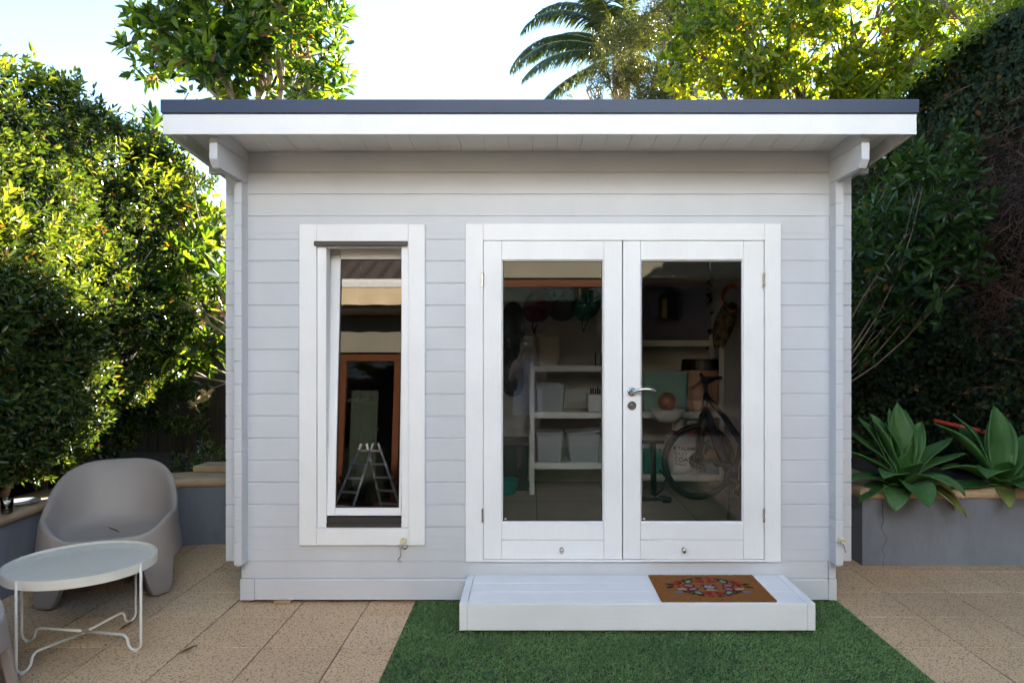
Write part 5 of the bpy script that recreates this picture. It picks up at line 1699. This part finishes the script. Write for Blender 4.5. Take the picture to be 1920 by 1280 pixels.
bx = MB(); q = P(963, 850, 6.5); bx.box(q.x-0.15, q.x+0.13, 6.45, 6.8, FZ, 0.62); bx.box(q.x-0.16, q.x+0.14, 6.44, 6.81, 0.621, 0.66)
tag(obj('storage_crate', bx, BLACK, bev=0.01), 'black lidded crate on the shed floor below the skateboard', 'crate')
q = P(947, 882, 6.3); tb = MB(); tb.lathe([(0.001, 0), (0.09, 0), (0.10, 0.01), (0.115, 0.13), (0.12, 0.135), (0.10, 0.13), (0.09, 0.02), (0.001, 0.02)], (q.x, 6.35, FZ), 24)
tag(obj('bowl', tb, TEAL, smooth=True), 'teal bowl on the shed floor before the black crate', 'bowl')

# lantern, wall panel, lights, round basket
pn_ = MB(); a, b = P(1200, 530, BWY-0.01), P(1345, 640, BWY-0.01); pn_.box(a.x, b.x, BWY-0.02, BWY-0.001, b.z, a.z)
tag(obj('wall_panel', pn_, mat('slate_blue_board', (0.30, 0.30, 0.40), 0.7, 0.08)), 'slate blue board on the back wall behind the lantern', 'board')
ln_c = P(1253, 578, BWY-0.10)
lan = thing('lantern', 'black metal wall lantern with a pointed top on the slate blue board', 'lantern', tuple(ln_c))
m = MB()
for x in (-0.085, 0.075): m.box(x, x+0.01, -0.06, 0.06, -0.10, 0.10)
m.box(-0.09, 0.09, -0.065, 0.065, -0.11, -0.10); m.box(-0.09, 0.09, -0.065, 0.065, 0.10, 0.11); m.box(-0.02, 0.075, -0.059, -0.05, -0.1, 0.1)
m.add([(-0.10, -0.07, 0.11), (0.10, -0.07, 0.11), (0.10, 0.07, 0.11), (-0.10, 0.07, 0.11), (-0.015, 0, 0.185), (0.015, 0, 0.185)], [(0, 1, 5, 4), (1, 2, 5), (2, 3, 4, 5), (3, 0, 4), (3, 2, 1, 0)])
obj('frame', m, BLACK, lan, local=True)
m = MB(); m.box(-0.075, -0.025, -0.045, 0.05, -0.095, 0.095); obj('glass', m, mat('amber_glass', (0.55, 0.40, 0.18), 0.2), lan, local=True)
bk = P(1322, 700, SY+0.22)
bas = thing('round_basket', 'round peach woven basket with a black band on the right shelf', 'basket', (bk.x, SY+0.30, 0.941))
m = MB(); m.lathe([(0.001, 0), (0.17, 0), (0.205, 0.10), (0.215, 0.30), (0.205, 0.38)], (0, 0, 0), 32); obj('body', m, mat('peach_weave', (0.42, 0.24, 0.17), 0.9, 0.15, 30, 0.5, 60), bas, local=True)
m = MB(); m.lathe([(0.207, 0.381), (0.195, 0.48), (0.185, 0.48), (0.195, 0.381)], (0, 0, 0), 32); obj('band', m, BLACK, bas, local=True)
# white colander with a ball
q = P(1250, 772, SY)
m = MB(); m.lathe([(0.001, -0.11), (0.08, -0.11), (0.13, -0.05), (0.150, 0.0), (0.158, 0.004), (0.145, 0.0), (0.12, -0.05), (0.07, -0.1), (0.001, -0.1)], (q.x, SY-0.06, q.z+0.03), 30)
tag(obj('white_basin', m, SHELF, smooth=True), 'white basin jutting from the right shelf behind the bicycle handlebar', 'basin')
m = MB(); m.ball((q.x-0.01, SY-0.06, q.z+0.10), 0.085, 20, 14)
tag(obj('ball', m, mat('red_and_teal_ball', (0.20, 0.05, 0.03), 0.35, 0.9, 9), smooth=True), 'patchy red and dark ball lying in the white basin', 'ball')

# camouflage hat and orange cord
cam_c = P(1359, 610, 6.05)
def camo():
    m, nt, b, o = nodes_of('camouflage_cloth')
    n = noise(nt, coords(nt), 18, 2)
    c = ramp(nt, n, [(0.3, (0.05, 0.055, 0.03)), (0.45, (0.20, 0.17, 0.10)), (0.55, (0.30, 0.26, 0.17)), (0.68, (0.10, 0.06, 0.03))])
    nt.links.new(c, b.inputs['Base Color']); b.inputs['Roughness'].default_value = 0.9
    return m
m = MB(); m.grid(lambda i, k: (0.085*math.cos(2*math.pi*i/24)*(0.35+0.65*math.sin(math.pi*(0.15+0.8*k/11)))*(1+0.15*math.sin(3*i)), 0.055*math.sin(2*math.pi*i/24)*(0.35+0.65*math.sin(math.pi*(0.15+0.8*k/11))), 0.19-0.38*k/11+0.012*math.sin(5*i)), 24, 12, True)
for i, v in enumerate(m.v): m.v[i] = (v[0]+v[2]*0.25, v[1], v[2])
hc_ = thing('sun_hat', 'camouflage cloth hat hanging at the right side inside the shed', 'hat', tuple(cam_c)); obj('cloth', m, camo(), hc_, local=True, smooth=True, fix=False)
m = MB()
oc = P(1392, 560, 6.0)
for k in range(4):
    m.tube([oc+Vector((0.02*math.cos(a)-0.07+0.075*math.cos(a), 0.02*k, 0.10*math.sin(a)+0.012*k)) for a in np.linspace(0, 6.283, 22)], 0.006, 6)
tag(obj('extension_cord', m, mat('orange_cord', (0.55, 0.08, 0.02), 0.5), smooth=True), 'coiled orange cord hanging inside the shed at the right door edge', 'cord')

# paint tub with its lettering
q = P(1289, 905, SY+0.12); s = F/(SY+0.2)
pc = Vector((q.x, SY+0.26, 0.361)); pr = 0.165
pt_ = thing('paint_tub', 'large white paint tub with black lettering on the lowest right shelf', 'paint tub', tuple(pc))
m = MB(); m.lathe([(0.001, 0), (pr*0.92, 0), (pr*0.93, 0.01), (pr, 0.30), (pr+0.006, 0.302), (pr+0.006, 0.345), (pr-0.005, 0.35), (0.001, 0.345)], (0, 0, 0), 48)
obj('tub', m, mat('white_tub_plastic', (0.66, 0.67, 0.67), 0.35, 0.03), pt_, local=True, smooth=False)
def lettering(text, size, z, x_off, material, parent, rad):
    cu = bpy.data.curves.new('text', 'FONT'); cu.body = text; cu.size = size; cu.align_x = 'LEFT'; cu.offset = size*0.012
    tmp = bpy.data.objects.new('text', cu); COL.objects.link(tmp)
    dg = bpy.context.evaluated_depsgraph_get()
    me = bpy.data.meshes.new_from_object(tmp.evaluated_get(dg))
    bpy.data.objects.remove(tmp)
    bm = bmesh.new(); bm.from_mesh(me)
    bmesh.ops.subdivide_edges(bm, edges=[e for e in bm.edges if e.calc_length() > 0.01], cuts=2)
    for v in bm.verts:
        th = (v.co.x + x_off)/rad; rr = rad + 0.0012 - 0.04*0
        v.co = Vector((rr*math.sin(th), -rr*math.cos(th), z + v.co.y))
    bm.to_mesh(me); bm.free()
    o = bpy.data.objects.new('lettering', me); COL.objects.link(o); o.parent = parent
    me.materials.clear(); me.materials.append(material)
    return o
INK = mat('black_ink', (0.015, 0.015, 0.018), 0.5); GREYINK = mat('grey_ink', (0.28, 0.29, 0.30), 0.5)
lettering('TAUBMANS', 0.047, 0.222, -0.095, INK, pt_, pr-0.003)
lettering('EASY', 0.055, 0.168, -0.125, GREYINK, pt_, pr-0.004)
lettering('COAT', 0.058, 0.118, -0.125, INK, pt_, pr-0.006)
lettering('WALLS', 0.036, 0.082, -0.125, INK, pt_, pr-0.008)
m = MB()
for a in np.linspace(-0.2, 0.9, 40):
    pass
m.grid(lambda i, k: ((pr+0.0012)*math.sin(-0.85+0.16*i/4), -(pr+0.0012)*math.cos(-0.85+0.16*i/4), 0.222+0.035*k), 5, 2)
obj('emblem', m, mat('red_ink', (0.35, 0.02, 0.02), 0.5), pt_, local=True, fix=False)
cl = [(1272, 846, 0.055, 0.15, (0.62, 0.60, 0.56), 'white paint tin with a red stripe standing on the paint tub'), (1298, 846, 0.045, 0.13, (0.28, 0.29, 0.30), 'grey spray tin standing on the paint tub')]
for (px, py, r_, h_, colr, lab) in cl:
    q = P(px, py, SY+0.22)
    tn = thing('paint_tin', lab, 'tin', (q.x, SY+0.24, 0.711))
    m = MB(); m.lathe([(0.001, 0), (r_, 0), (r_, h_), (r_*0.9, h_+0.004), (0.001, h_+0.002)], (0, 0, 0), 28); obj('tin', m, mat('tin_label', colr, 0.4, 0.1), tn, local=True)
    m = MB(); m.lathe([(r_+0.0008, h_*0.1), (r_+0.0008, h_*0.3)], (0, 0, 0), 28); obj('stripe', m, mat('red_label', (0.35, 0.03, 0.02), 0.5), tn, local=True)
def bag_mat():
    m, nt, b, o = nodes_of('printed_bag')
    v = coords(nt); sp = nt.nodes.new('ShaderNodeSeparateXYZ'); nt.links.new(v, sp.inputs[0])
    mr = nt.nodes.new('ShaderNodeMapRange'); mr.inputs[1].default_value = 0.0; mr.inputs[2].default_value = 0.28; nt.links.new(sp.outputs[2], mr.inputs[0])
    ad = nt.nodes.new('ShaderNodeMath'); ad.operation = 'ADD'; nt.links.new(mr.outputs[0], ad.inputs[0])
    n = noise(nt, v, 30, 3); sb = nt.nodes.new('ShaderNodeMath'); sb.operation = 'MULTIPLY_ADD'; nt.links.new(n, sb.inputs[0]); sb.inputs[1].default_value = 0.3; sb.inputs[2].default_value = -0.15
    nt.links.new(sb.outputs[0], ad.inputs[1])
    c = ramp(nt, ad.outputs[0], [(0.1, (0.05, 0.22, 0.40)), (0.28, (0.35, 0.38, 0.36)), (0.42, (0.03, 0.10, 0.12)), (0.55, (0.30, 0.24, 0.03)), (0.7, (0.40, 0.09, 0.02)), (0.82, (0.012, 0.012, 0.012)), (1, (0.45, 0.44, 0.42))])
    nt.links.new(c, b.inputs['Base Color']); b.inputs['Roughness'].default_value = 0.35
    return m
q = P(1352, 905, SY+0.1)
m = MB(); m.grid(lambda i, k: ((0.13-0.03*(k/9)**3)*math.copysign(abs(math.cos(2*math.pi*i/28))**0.6, math.cos(2*math.pi*i/28)), (0.07*math.sin(math.pi*(0.15+0.8*k/9))+0.008)*math.copysign(abs(math.sin(2*math.pi*i/28))**0.8, math.sin(2*math.pi*i/28))+0.006*math.sin(i*2.1+k), 0.29*k/9), 28, 10, True)
bg_ = thing('printed_bag', 'brightly printed bag standing right of the paint tub', 'bag', (q.x, SY+0.22, 0.361)); obj('bag', m, bag_mat(), bg_, local=True, smooth=True, fix=False)

# foot pump on the floor
q = P(1226, 930, 6.05)
fp = thing('track_pump', 'black upright pump stand on the shed floor left of the bicycle wheel', 'pump', (q.x, 6.05, FZ))
m = MB(); m.tube([(0, 0, 0.05), (-0.01, 0, 0.50)], 0.026, 12); m.tube([(-0.11, 0, 0.51), (0.09, 0, 0.51)], 0.016, 8); obj('barrel', m, BLACK, fp, local=True, smooth=True)
m = MB(); m.box(-0.16, 0.15, -0.03, 0.03, 0.0, 0.028); m.box(0.06, 0.13, -0.1, 0.1, 0.0, 0.026); m.tube([(0.0, 0, 0.03), (0.07, -0.02, 0.10), (0.10, -0.03, 0.20), (0.04, -0.05, 0.28)], 0.008, 6); obj('base', m, BLACK, fp, local=True, bev=0.004)

# ---- bicycle: front wheel turned to the side, frame running towards us along the right wall
NAVY = mat('navy_frame_paint', (0.012, 0.020, 0.045), 0.3, 0.1)
bk = thing('bicycle', 'dark navy bicycle with its front wheel turned sideways behind the right door', 'bicycle', (1.57, 5.7, FZ))
wc = P(1310, 860, 6.08); wr = 0.335; wc.z = FZ + wr + 0.001
def wheel(c, axis, name):
    """axis: unit vector of the axle"""
    ax = Vector(axis).normalized(); u = ax.orthogonal().normalized(); v = ax.cross(u)
    def tor(Rr, r, n=48, k=10):
        m = MB()
        m.grid(lambda i, j: tuple(Vector(c) + (u*math.cos(2*math.pi*i/n)+v*math.sin(2*math.pi*i/n))*(Rr+r*math.cos(2*math.pi*j/k)) + ax*r*math.sin(2*math.pi*j/k)), n, k+1, True)
        return m
    w = obj(name, tor(wr-0.022, 0.022), BLACK, bk, smooth=True, fix=False)
    obj('rim', tor(wr-0.050, 0.010), BLACK, w, smooth=True, fix=False)
    m = MB()
    for sgn in (-1,):
        m.tube([Vector(c)+(u*math.cos(t)+v*math.sin(t))*(wr-0.026)+ax*sgn*0.0215 for t in np.linspace(0, 6.2832, 60)], 0.0028, 5)
    obj('reflective_line', m, SHELF, w)
    m = MB()
    for k in range(32):
        t = 2*math.pi*k/32; s_ = 1 if k % 2 else -1
        t2 = t + (0.9 if (k//2) % 2 else -0.9)
        m.tube([Vector(c)+(u*math.cos(t2)+v*math.sin(t2))*0.03+ax*s_*0.03, Vector(c)+(u*math.cos(t)+v*math.sin(t))*(wr-0.055)], 0.0011, 4)
    obj('spoke', m, GALV, w)
    m = MB(); m.tube([Vector(c)-ax*0.06, Vector(c)+ax*0.06], 0.022, 12); m.tube([Vector(c)-ax*0.038, Vector(c)-ax*0.034], 0.075, 24)
    obj('hub', m, BLACK, w, smooth=False)
head_b = Vector((wc.x+0.035, 6.02, wc.z+0.43)); head_t = Vector((wc.x+0.055, 6.02, wc.z+0.60))
wheel(wc, (0.12, -1, 0.0), 'wheel')
wheel(Vector((1.665, 5.02, FZ+wr+0.001)), (1, 0.15, 0), 'wheel')
m = MB()
for s in (-1, 1):
    m.tube([wc+Vector((0, s*0.062, 0)), wc+Vector((0.02, s*0.062, 0.28)), head_b+Vector((-0.005, s*0.055, -0.02)), head_b+Vector((0, 0, 0.01))], [0.014, 0.019, 0.022, 0.022], 10)
obj('fork', m, BLACK, bk, smooth=True)
bbk = Vector((1.60, 5.48, FZ+0.30)); st_t = Vector((1.63, 5.28, FZ+0.72)); rax = Vector((1.665, 5.02, FZ+wr))
m = MB(); m.tube([head_b, head_t], 0.027, 12); m.tube([head_b+Vector((0, -0.02, 0.04)), (head_b+bbk)/2, bbk], [0.036, 0.042, 0.045], 14)
m.tube([head_t+Vector((0, -0.02, -0.03)), (head_t+st_t)/2+Vector((0, 0, -0.06)), st_t+Vector((0, 0, -0.15))], 0.024, 12); m.tube([bbk, st_t], 0.019, 12)
for s in (-1, 1):
    m.tube([bbk+Vector((s*0.04, 0, 0)), rax+Vector((s*0.065, 0, 0))], 0.012, 8); m.tube([st_t+Vector((s*0.02, 0, -0.1)), rax+Vector((s*0.065, 0, 0))], 0.010, 8)
m.ball(bbk, (0.055, 0.10, 0.085), 16, 10)
obj('frame', m, NAVY, bk, smooth=True)
m = MB(); m.tube([st_t, st_t+Vector((0.01, -0.06, 0.18))], 0.013, 10); sp_ = st_t+Vector((0.01, -0.08, 0.20))
m.grid(lambda i, k: (sp_.x+(0.075-0.055*k/9)*math.cos(2*math.pi*i/16), sp_.y-0.11+0.26*k/9, sp_.z+0.03*math.sin(2*math.pi*i/16)), 16, 10, True)
obj('saddle', m, BLACK, bk, smooth=True, fix=False)
m = MB(); hb = head_t+Vector((-0.02, 0, 0.09))
m.tube([head_t, hb], 0.017, 10)
m.tube([hb+Vector((0.05, -0.33, 0.06)), hb+Vector((0.03, -0.20, 0.05)), hb+Vector((0, -0.05, 0.0)), hb, hb+Vector((0, 0.05, 0.0)), hb+Vector((0.03, 0.20, 0.05)), hb+Vector((0.05, 0.33, 0.06))], [0.016, 0.014, 0.013, 0.013, 0.013, 0.014, 0.016], 10)
m.tube([hb+Vector((0.05, -0.22, 0.05)), hb+Vector((-0.05, -0.26, 0.0)), hb+Vector((-0.06, -0.34, -0.02))], 0.008, 6)
m.box(hb.x-0.03, hb.x+0.05, hb.y-0.05, hb.y+0.03, hb.z+0.012, hb.z+0.055)
obj('handlebar', m, BLACK, bk, smooth=False)
m = MB()
for k in range(3): m.tube([hb+Vector((-0.02, -0.12+0.05*k, 0.03)), hb+Vector((-0.13-0.02*k, -0.08, -0.06)), hb+Vector((-0.10, -0.03, -0.25)), head_b+Vector((-0.02, -0.03, -0.05))], 0.0035, 5)
obj('cable', m, BLACK, bk, smooth=True)
m = MB(); m.tube([bbk+Vector((0.07, 0, 0)), bbk+Vector((0.08, 0.10, -0.13)), ], 0.011, 8); m.tube([bbk+Vector((-0.07, 0, 0)), bbk+Vector((-0.08, -0.10, 0.13))], 0.011, 8)
m.box(bbk.x+0.05, bbk.x+0.15, bbk.y+0.05, bbk.y+0.14, bbk.z-0.145, bbk.z-0.12); m.box(bbk.x-0.17, bbk.x-0.07, bbk.y-0.15, bbk.y-0.06, bbk.z+0.12, bbk.z+0.145)
obj('crank', m, BLACK, bk)
m = MB(); m.tube([bbk+Vector((-0.05, -0.12, -0.03)), Vector((1.50, 5.28, FZ+0.012))], 0.010, 8)
obj('kickstand', m, BLACK, bk)

# ================================================================== PHOTOGRAPHER (mirrored faintly in the left door)
SKIN = mat('skin', (0.64, 0.42, 0.31), 0.55, 0.05, 6)
LILAC = mat('lilac_cotton', (0.76, 0.70, 0.79), 0.85, 0.06, 8, 0.3, 120)
HAIR = mat('dark_brown_hair', (0.045, 0.025, 0.015), 0.5, 0.3, 30, stretch=(8, 8, 1))
def person():
    ox, oy = -0.035, -0.335
    V, E, RD = [], [], []
    def add(p, r, par=None):
        V.append(p); RD.append(r if isinstance(r, tuple) else (r, r)); i = len(V)-1
        if par is not None: E.append((par, i))
        return i
    pel = add((0, 0, 0.93), (0.135, 0.10))
    wai = add((0, 0.0, 1.07), (0.11, 0.085), pel); che = add((0, 0.0, 1.22), (0.125, 0.095), wai); sh = add((0, -0.01, 1.35), (0.095, 0.07), che)
    nk = add((0, 0.005, 1.43), 0.048, sh); ch = add((0, 0.035, 1.495), (0.062, 0.065), nk); hd = add((0, 0.035, 1.56), (0.074, 0.092), ch); cr = add((0, 0.02, 1.625), (0.055, 0.07), hd)
    for s in (-1, 1):
        hp = add((s*0.085, 0, 0.86), 0.088, pel); th = add((s*0.092, 0.01, 0.68), 0.076, hp); kn = add((s*0.095, 0.02, 0.48), 0.054, th)
        cf = add((s*0.098, -0.01, 0.34), 0.052, kn); an = add((s*0.10, -0.015, 0.09), 0.034, cf); ft = add((s*0.105, 0.05, 0.04), (0.04, 0.03), an); add((s*0.115, 0.13, 0.025), (0.036, 0.02), ft)
        so_ = add((s*0.155, -0.01, 1.335), 0.052, sh); ua = add((s*0.195, 0.04, 1.22), 0.043, so_); eb = add((s*0.205, 0.10, 1.115), 0.036, ua)
        fa_ = add((s*0.15, 0.15, 1.28), 0.033, eb); wr_ = add((s*0.085, 0.17, 1.43), 0.024, fa_); pm = add((s*0.078, 0.185, 1.485), (0.032, 0.018), wr_)
        for k in range(4):
            b = add((s*(0.086-0.002*k), 0.205, 1.475+0.017*k), 0.0088, pm)
            m1 = add((s*(0.088-0.002*k), 0.236+0.002*k, 1.480+0.017*k), 0.0084, b)
            m2 = add((s*(0.070-0.002*k), 0.252, 1.484+0.016*k), 0.0078, m1)
            add((s*(0.050+0.003*(k % 2)), 0.252, 1.486+0.016*k), 0.0068, m2)
        t1 = add((s*0.060, 0.165, 1.475), 0.0100, pm); add((s*0.045, 0.165, 1.505), 0.0082, t1)
    me = bpy.data.meshes.new('person'); me.from_pydata(V, E, [])
    o = bpy.data.objects.new('person', me); COL.objects.link(o); o.location = (ox, oy, 0)
    me.materials.append(SKIN)
    sm = o.modifiers.new('skin', 'SKIN'); sm.use_smooth_shade = True
    for i, r in enumerate(RD):
        me.skin_vertices[0].data[i].radius = r
    me.skin_vertices[0].data[pel].use_root = True
    su = o.modifiers.new('sub', 'SUBSURF'); su.levels = su.render_levels = 2
    tag(o, 'woman in a lilac sleeveless playsuit taking a photo, mirrored in the left glass door', 'person')
    # face
    m = MB(); m.tube([(0, 0.118, 1.575), (0, 0.138, 1.535), (0, 0.122, 1.528)], [0.008, 0.013, 0.010], 8)
    obj('nose', m, SKIN, o, local=True, smooth=True, sub=1)
    m = MB()
    for s in (-1, 1): m.ball((s*0.030, 0.112, 1.570), (0.013, 0.010, 0.008), 10, 8)
    obj('eyes', m, TRIM, o, local=True, smooth=True)
    m = MB(); m.ball((0, 0.117, 1.500), (0.022, 0.008, 0.007), 10, 6); obj('mouth', m, mat('lips', (0.36, 0.13, 0.12), 0.5), o, local=True, smooth=True)
    m = MB()
    for s in (-1, 1): m.ball((s*0.078, 0.02, 1.55), (0.010, 0.018, 0.028), 8, 8)
    obj('ears', m, SKIN, o, local=True, smooth=True)
    m = MB()
    m.grid(lambda i, k: ((0.090*math.sin(math.pi*0.62*k/9+0.02))*math.cos(2*math.pi*i/28), 0.005+(0.108*math.sin(math.pi*0.62*k/9+0.02))*math.sin(2*math.pi*i/28), 1.575+0.095*math.cos(math.pi*0.62*k/9) + (0.055 if math.sin(2*math.pi*i/28) > 0.3 else 0)*(k/9)**2), 28, 10, True)
    m.ball((0, -0.11, 1.60), (0.045, 0.04, 0.045), 12, 8)
    obj('hair', m, HAIR, o, local=True, smooth=True, fix=False)
    m = MB()
    def top(i, k):
        t = k/16; z = 0.93+0.44*t; a = 2*math.pi*i/36
        w = 0.165-0.035*math.sin(math.pi*min(1, t*1.6))+0.03*sstep(0.45, 0.8, t)-0.075*sstep(0.86, 1.0, t)
        d = 0.125-0.025*math.sin(math.pi*min(1, t*1.5))+0.025*sstep(0.4, 0.7, t)-0.04*sstep(0.85, 1.0, t)
        f = 1+0.02*math.sin(7*a+4*t)
        return (w*f*math.cos(a), d*f*math.sin(a)+0.0, z)
    m.grid(top, 36, 17, True)
    obj('tank_top', m, LILAC, o, local=True, smooth=True, fix=False)
    m = MB()
    m.grid(lambda i, k: ((0.172+0.012*k/6)*math.cos(2*math.pi*i/36), (0.128+0.010*k/6)*math.sin(2*math.pi*i/36), 0.99-0.17*k/6), 36, 7, True)
    for s in (-1, 1):
        m.grid(lambda i, k: (s*0.092+(0.096+0.006*k/4)*math.cos(2*math.pi*i/24), (0.112+0.004*k/4)*math.sin(2*math.pi*i/24), 0.84-0.15*k/4), 24, 5, True)
    obj('shorts', m, LILAC, o, local=True, smooth=True, fix=False)
    m = MB()
    for s in (-1, 1): m.ball((s*0.107, 0.05, 0.022), (0.046, 0.125, 0.028), 14, 8)
    for i, v in enumerate(m.v): m.v[i] = (v[0], v[1], max(v[2], 0.002))
    obj('shoes', m, BLACK, o, local=True, smooth=True)
    # camera in her hands
    cx, cy_ = ox, oy+0.215
    c = thing('photo_camera', 'black camera held to the eye by the mirrored photographer', 'camera', (cx, cy_, 1.51))
    m = MB(); m.box(-0.068, 0.068, -0.022, 0.022, -0.045, 0.032); m.prism([(-0.030, 0.032), (0.030, 0.032), (0.018, 0.056), (-0.018, 0.056)], -0.024, 0.024, 'y')
    obj('body', m, BLACK, c, local=True, bev=0.006)
    m = MB(); m.lathe([(0.034, 0.022), (0.036, 0.03), (0.036, 0.055), (0.038, 0.058), (0.038, 0.078), (0.034, 0.080), (0.028, 0.072), (0.001, 0.070)], (0, 0, -0.008), 28, 'y')
    obj('lens', m, BLACK, c, local=True)
    m = MB(); m.tube([(-0.068, 0, 0.02), (-0.10, -0.08, -0.10), (-0.06, -0.08, -0.30), (0.0, -0.07, -0.42), (0.05, -0.08, -0.30), (0.10, -0.08, -0.10), (0.068, 0, 0.02)], 0.006, 6)
    obj('strap', m, BLACK, c, local=True)
person()

# grit, leaf scraps and dry bits on the pavers and the turf
def litter():
    n = 420
    x = rng.uniform(-3.1, 3.3, n); y = rng.uniform(2.6, 4.6, n)
    keep = ~((x > SX0-0.03) & (x < SX1+0.03) & (y > SY0-0.03)) & ~((x > XL) & (x < XR) & (y > YW-0.02))
    x, y = x[keep], y[keep]; n = len(x)
    z = np.where((x > TX0) & (x < TX1), 0.021, 0.005)
    g_ = leaf_geo(0.020, 0.008, 0.6, -0.2)
    d = np.tile([0, 0, 1.0], (n, 1)) + rng.normal(0, 0.15, (n, 3))
    V, Q = scatter([np.stack([g_[:, 0], g_[:, 1], g_[:, 2]], 1)], np.stack([x, y, z], 1), d, rng.uniform(0.25, 1.1, n)**1.5)
    m = leafmat('litter_scrap', [(0.10, 0.06, 0.03), (0.05, 0.03, 0.018), (0.20, 0.13, 0.06), (0.30, 0.27, 0.2)], 0.1, 0.7, (1, 1, .6))
    tag(npmesh('leaf_litter', V, Q, m), 'tiny dry leaf scraps and grit scattered over the pavers and turf', 'leaf litter', kind='stuff')
litter()
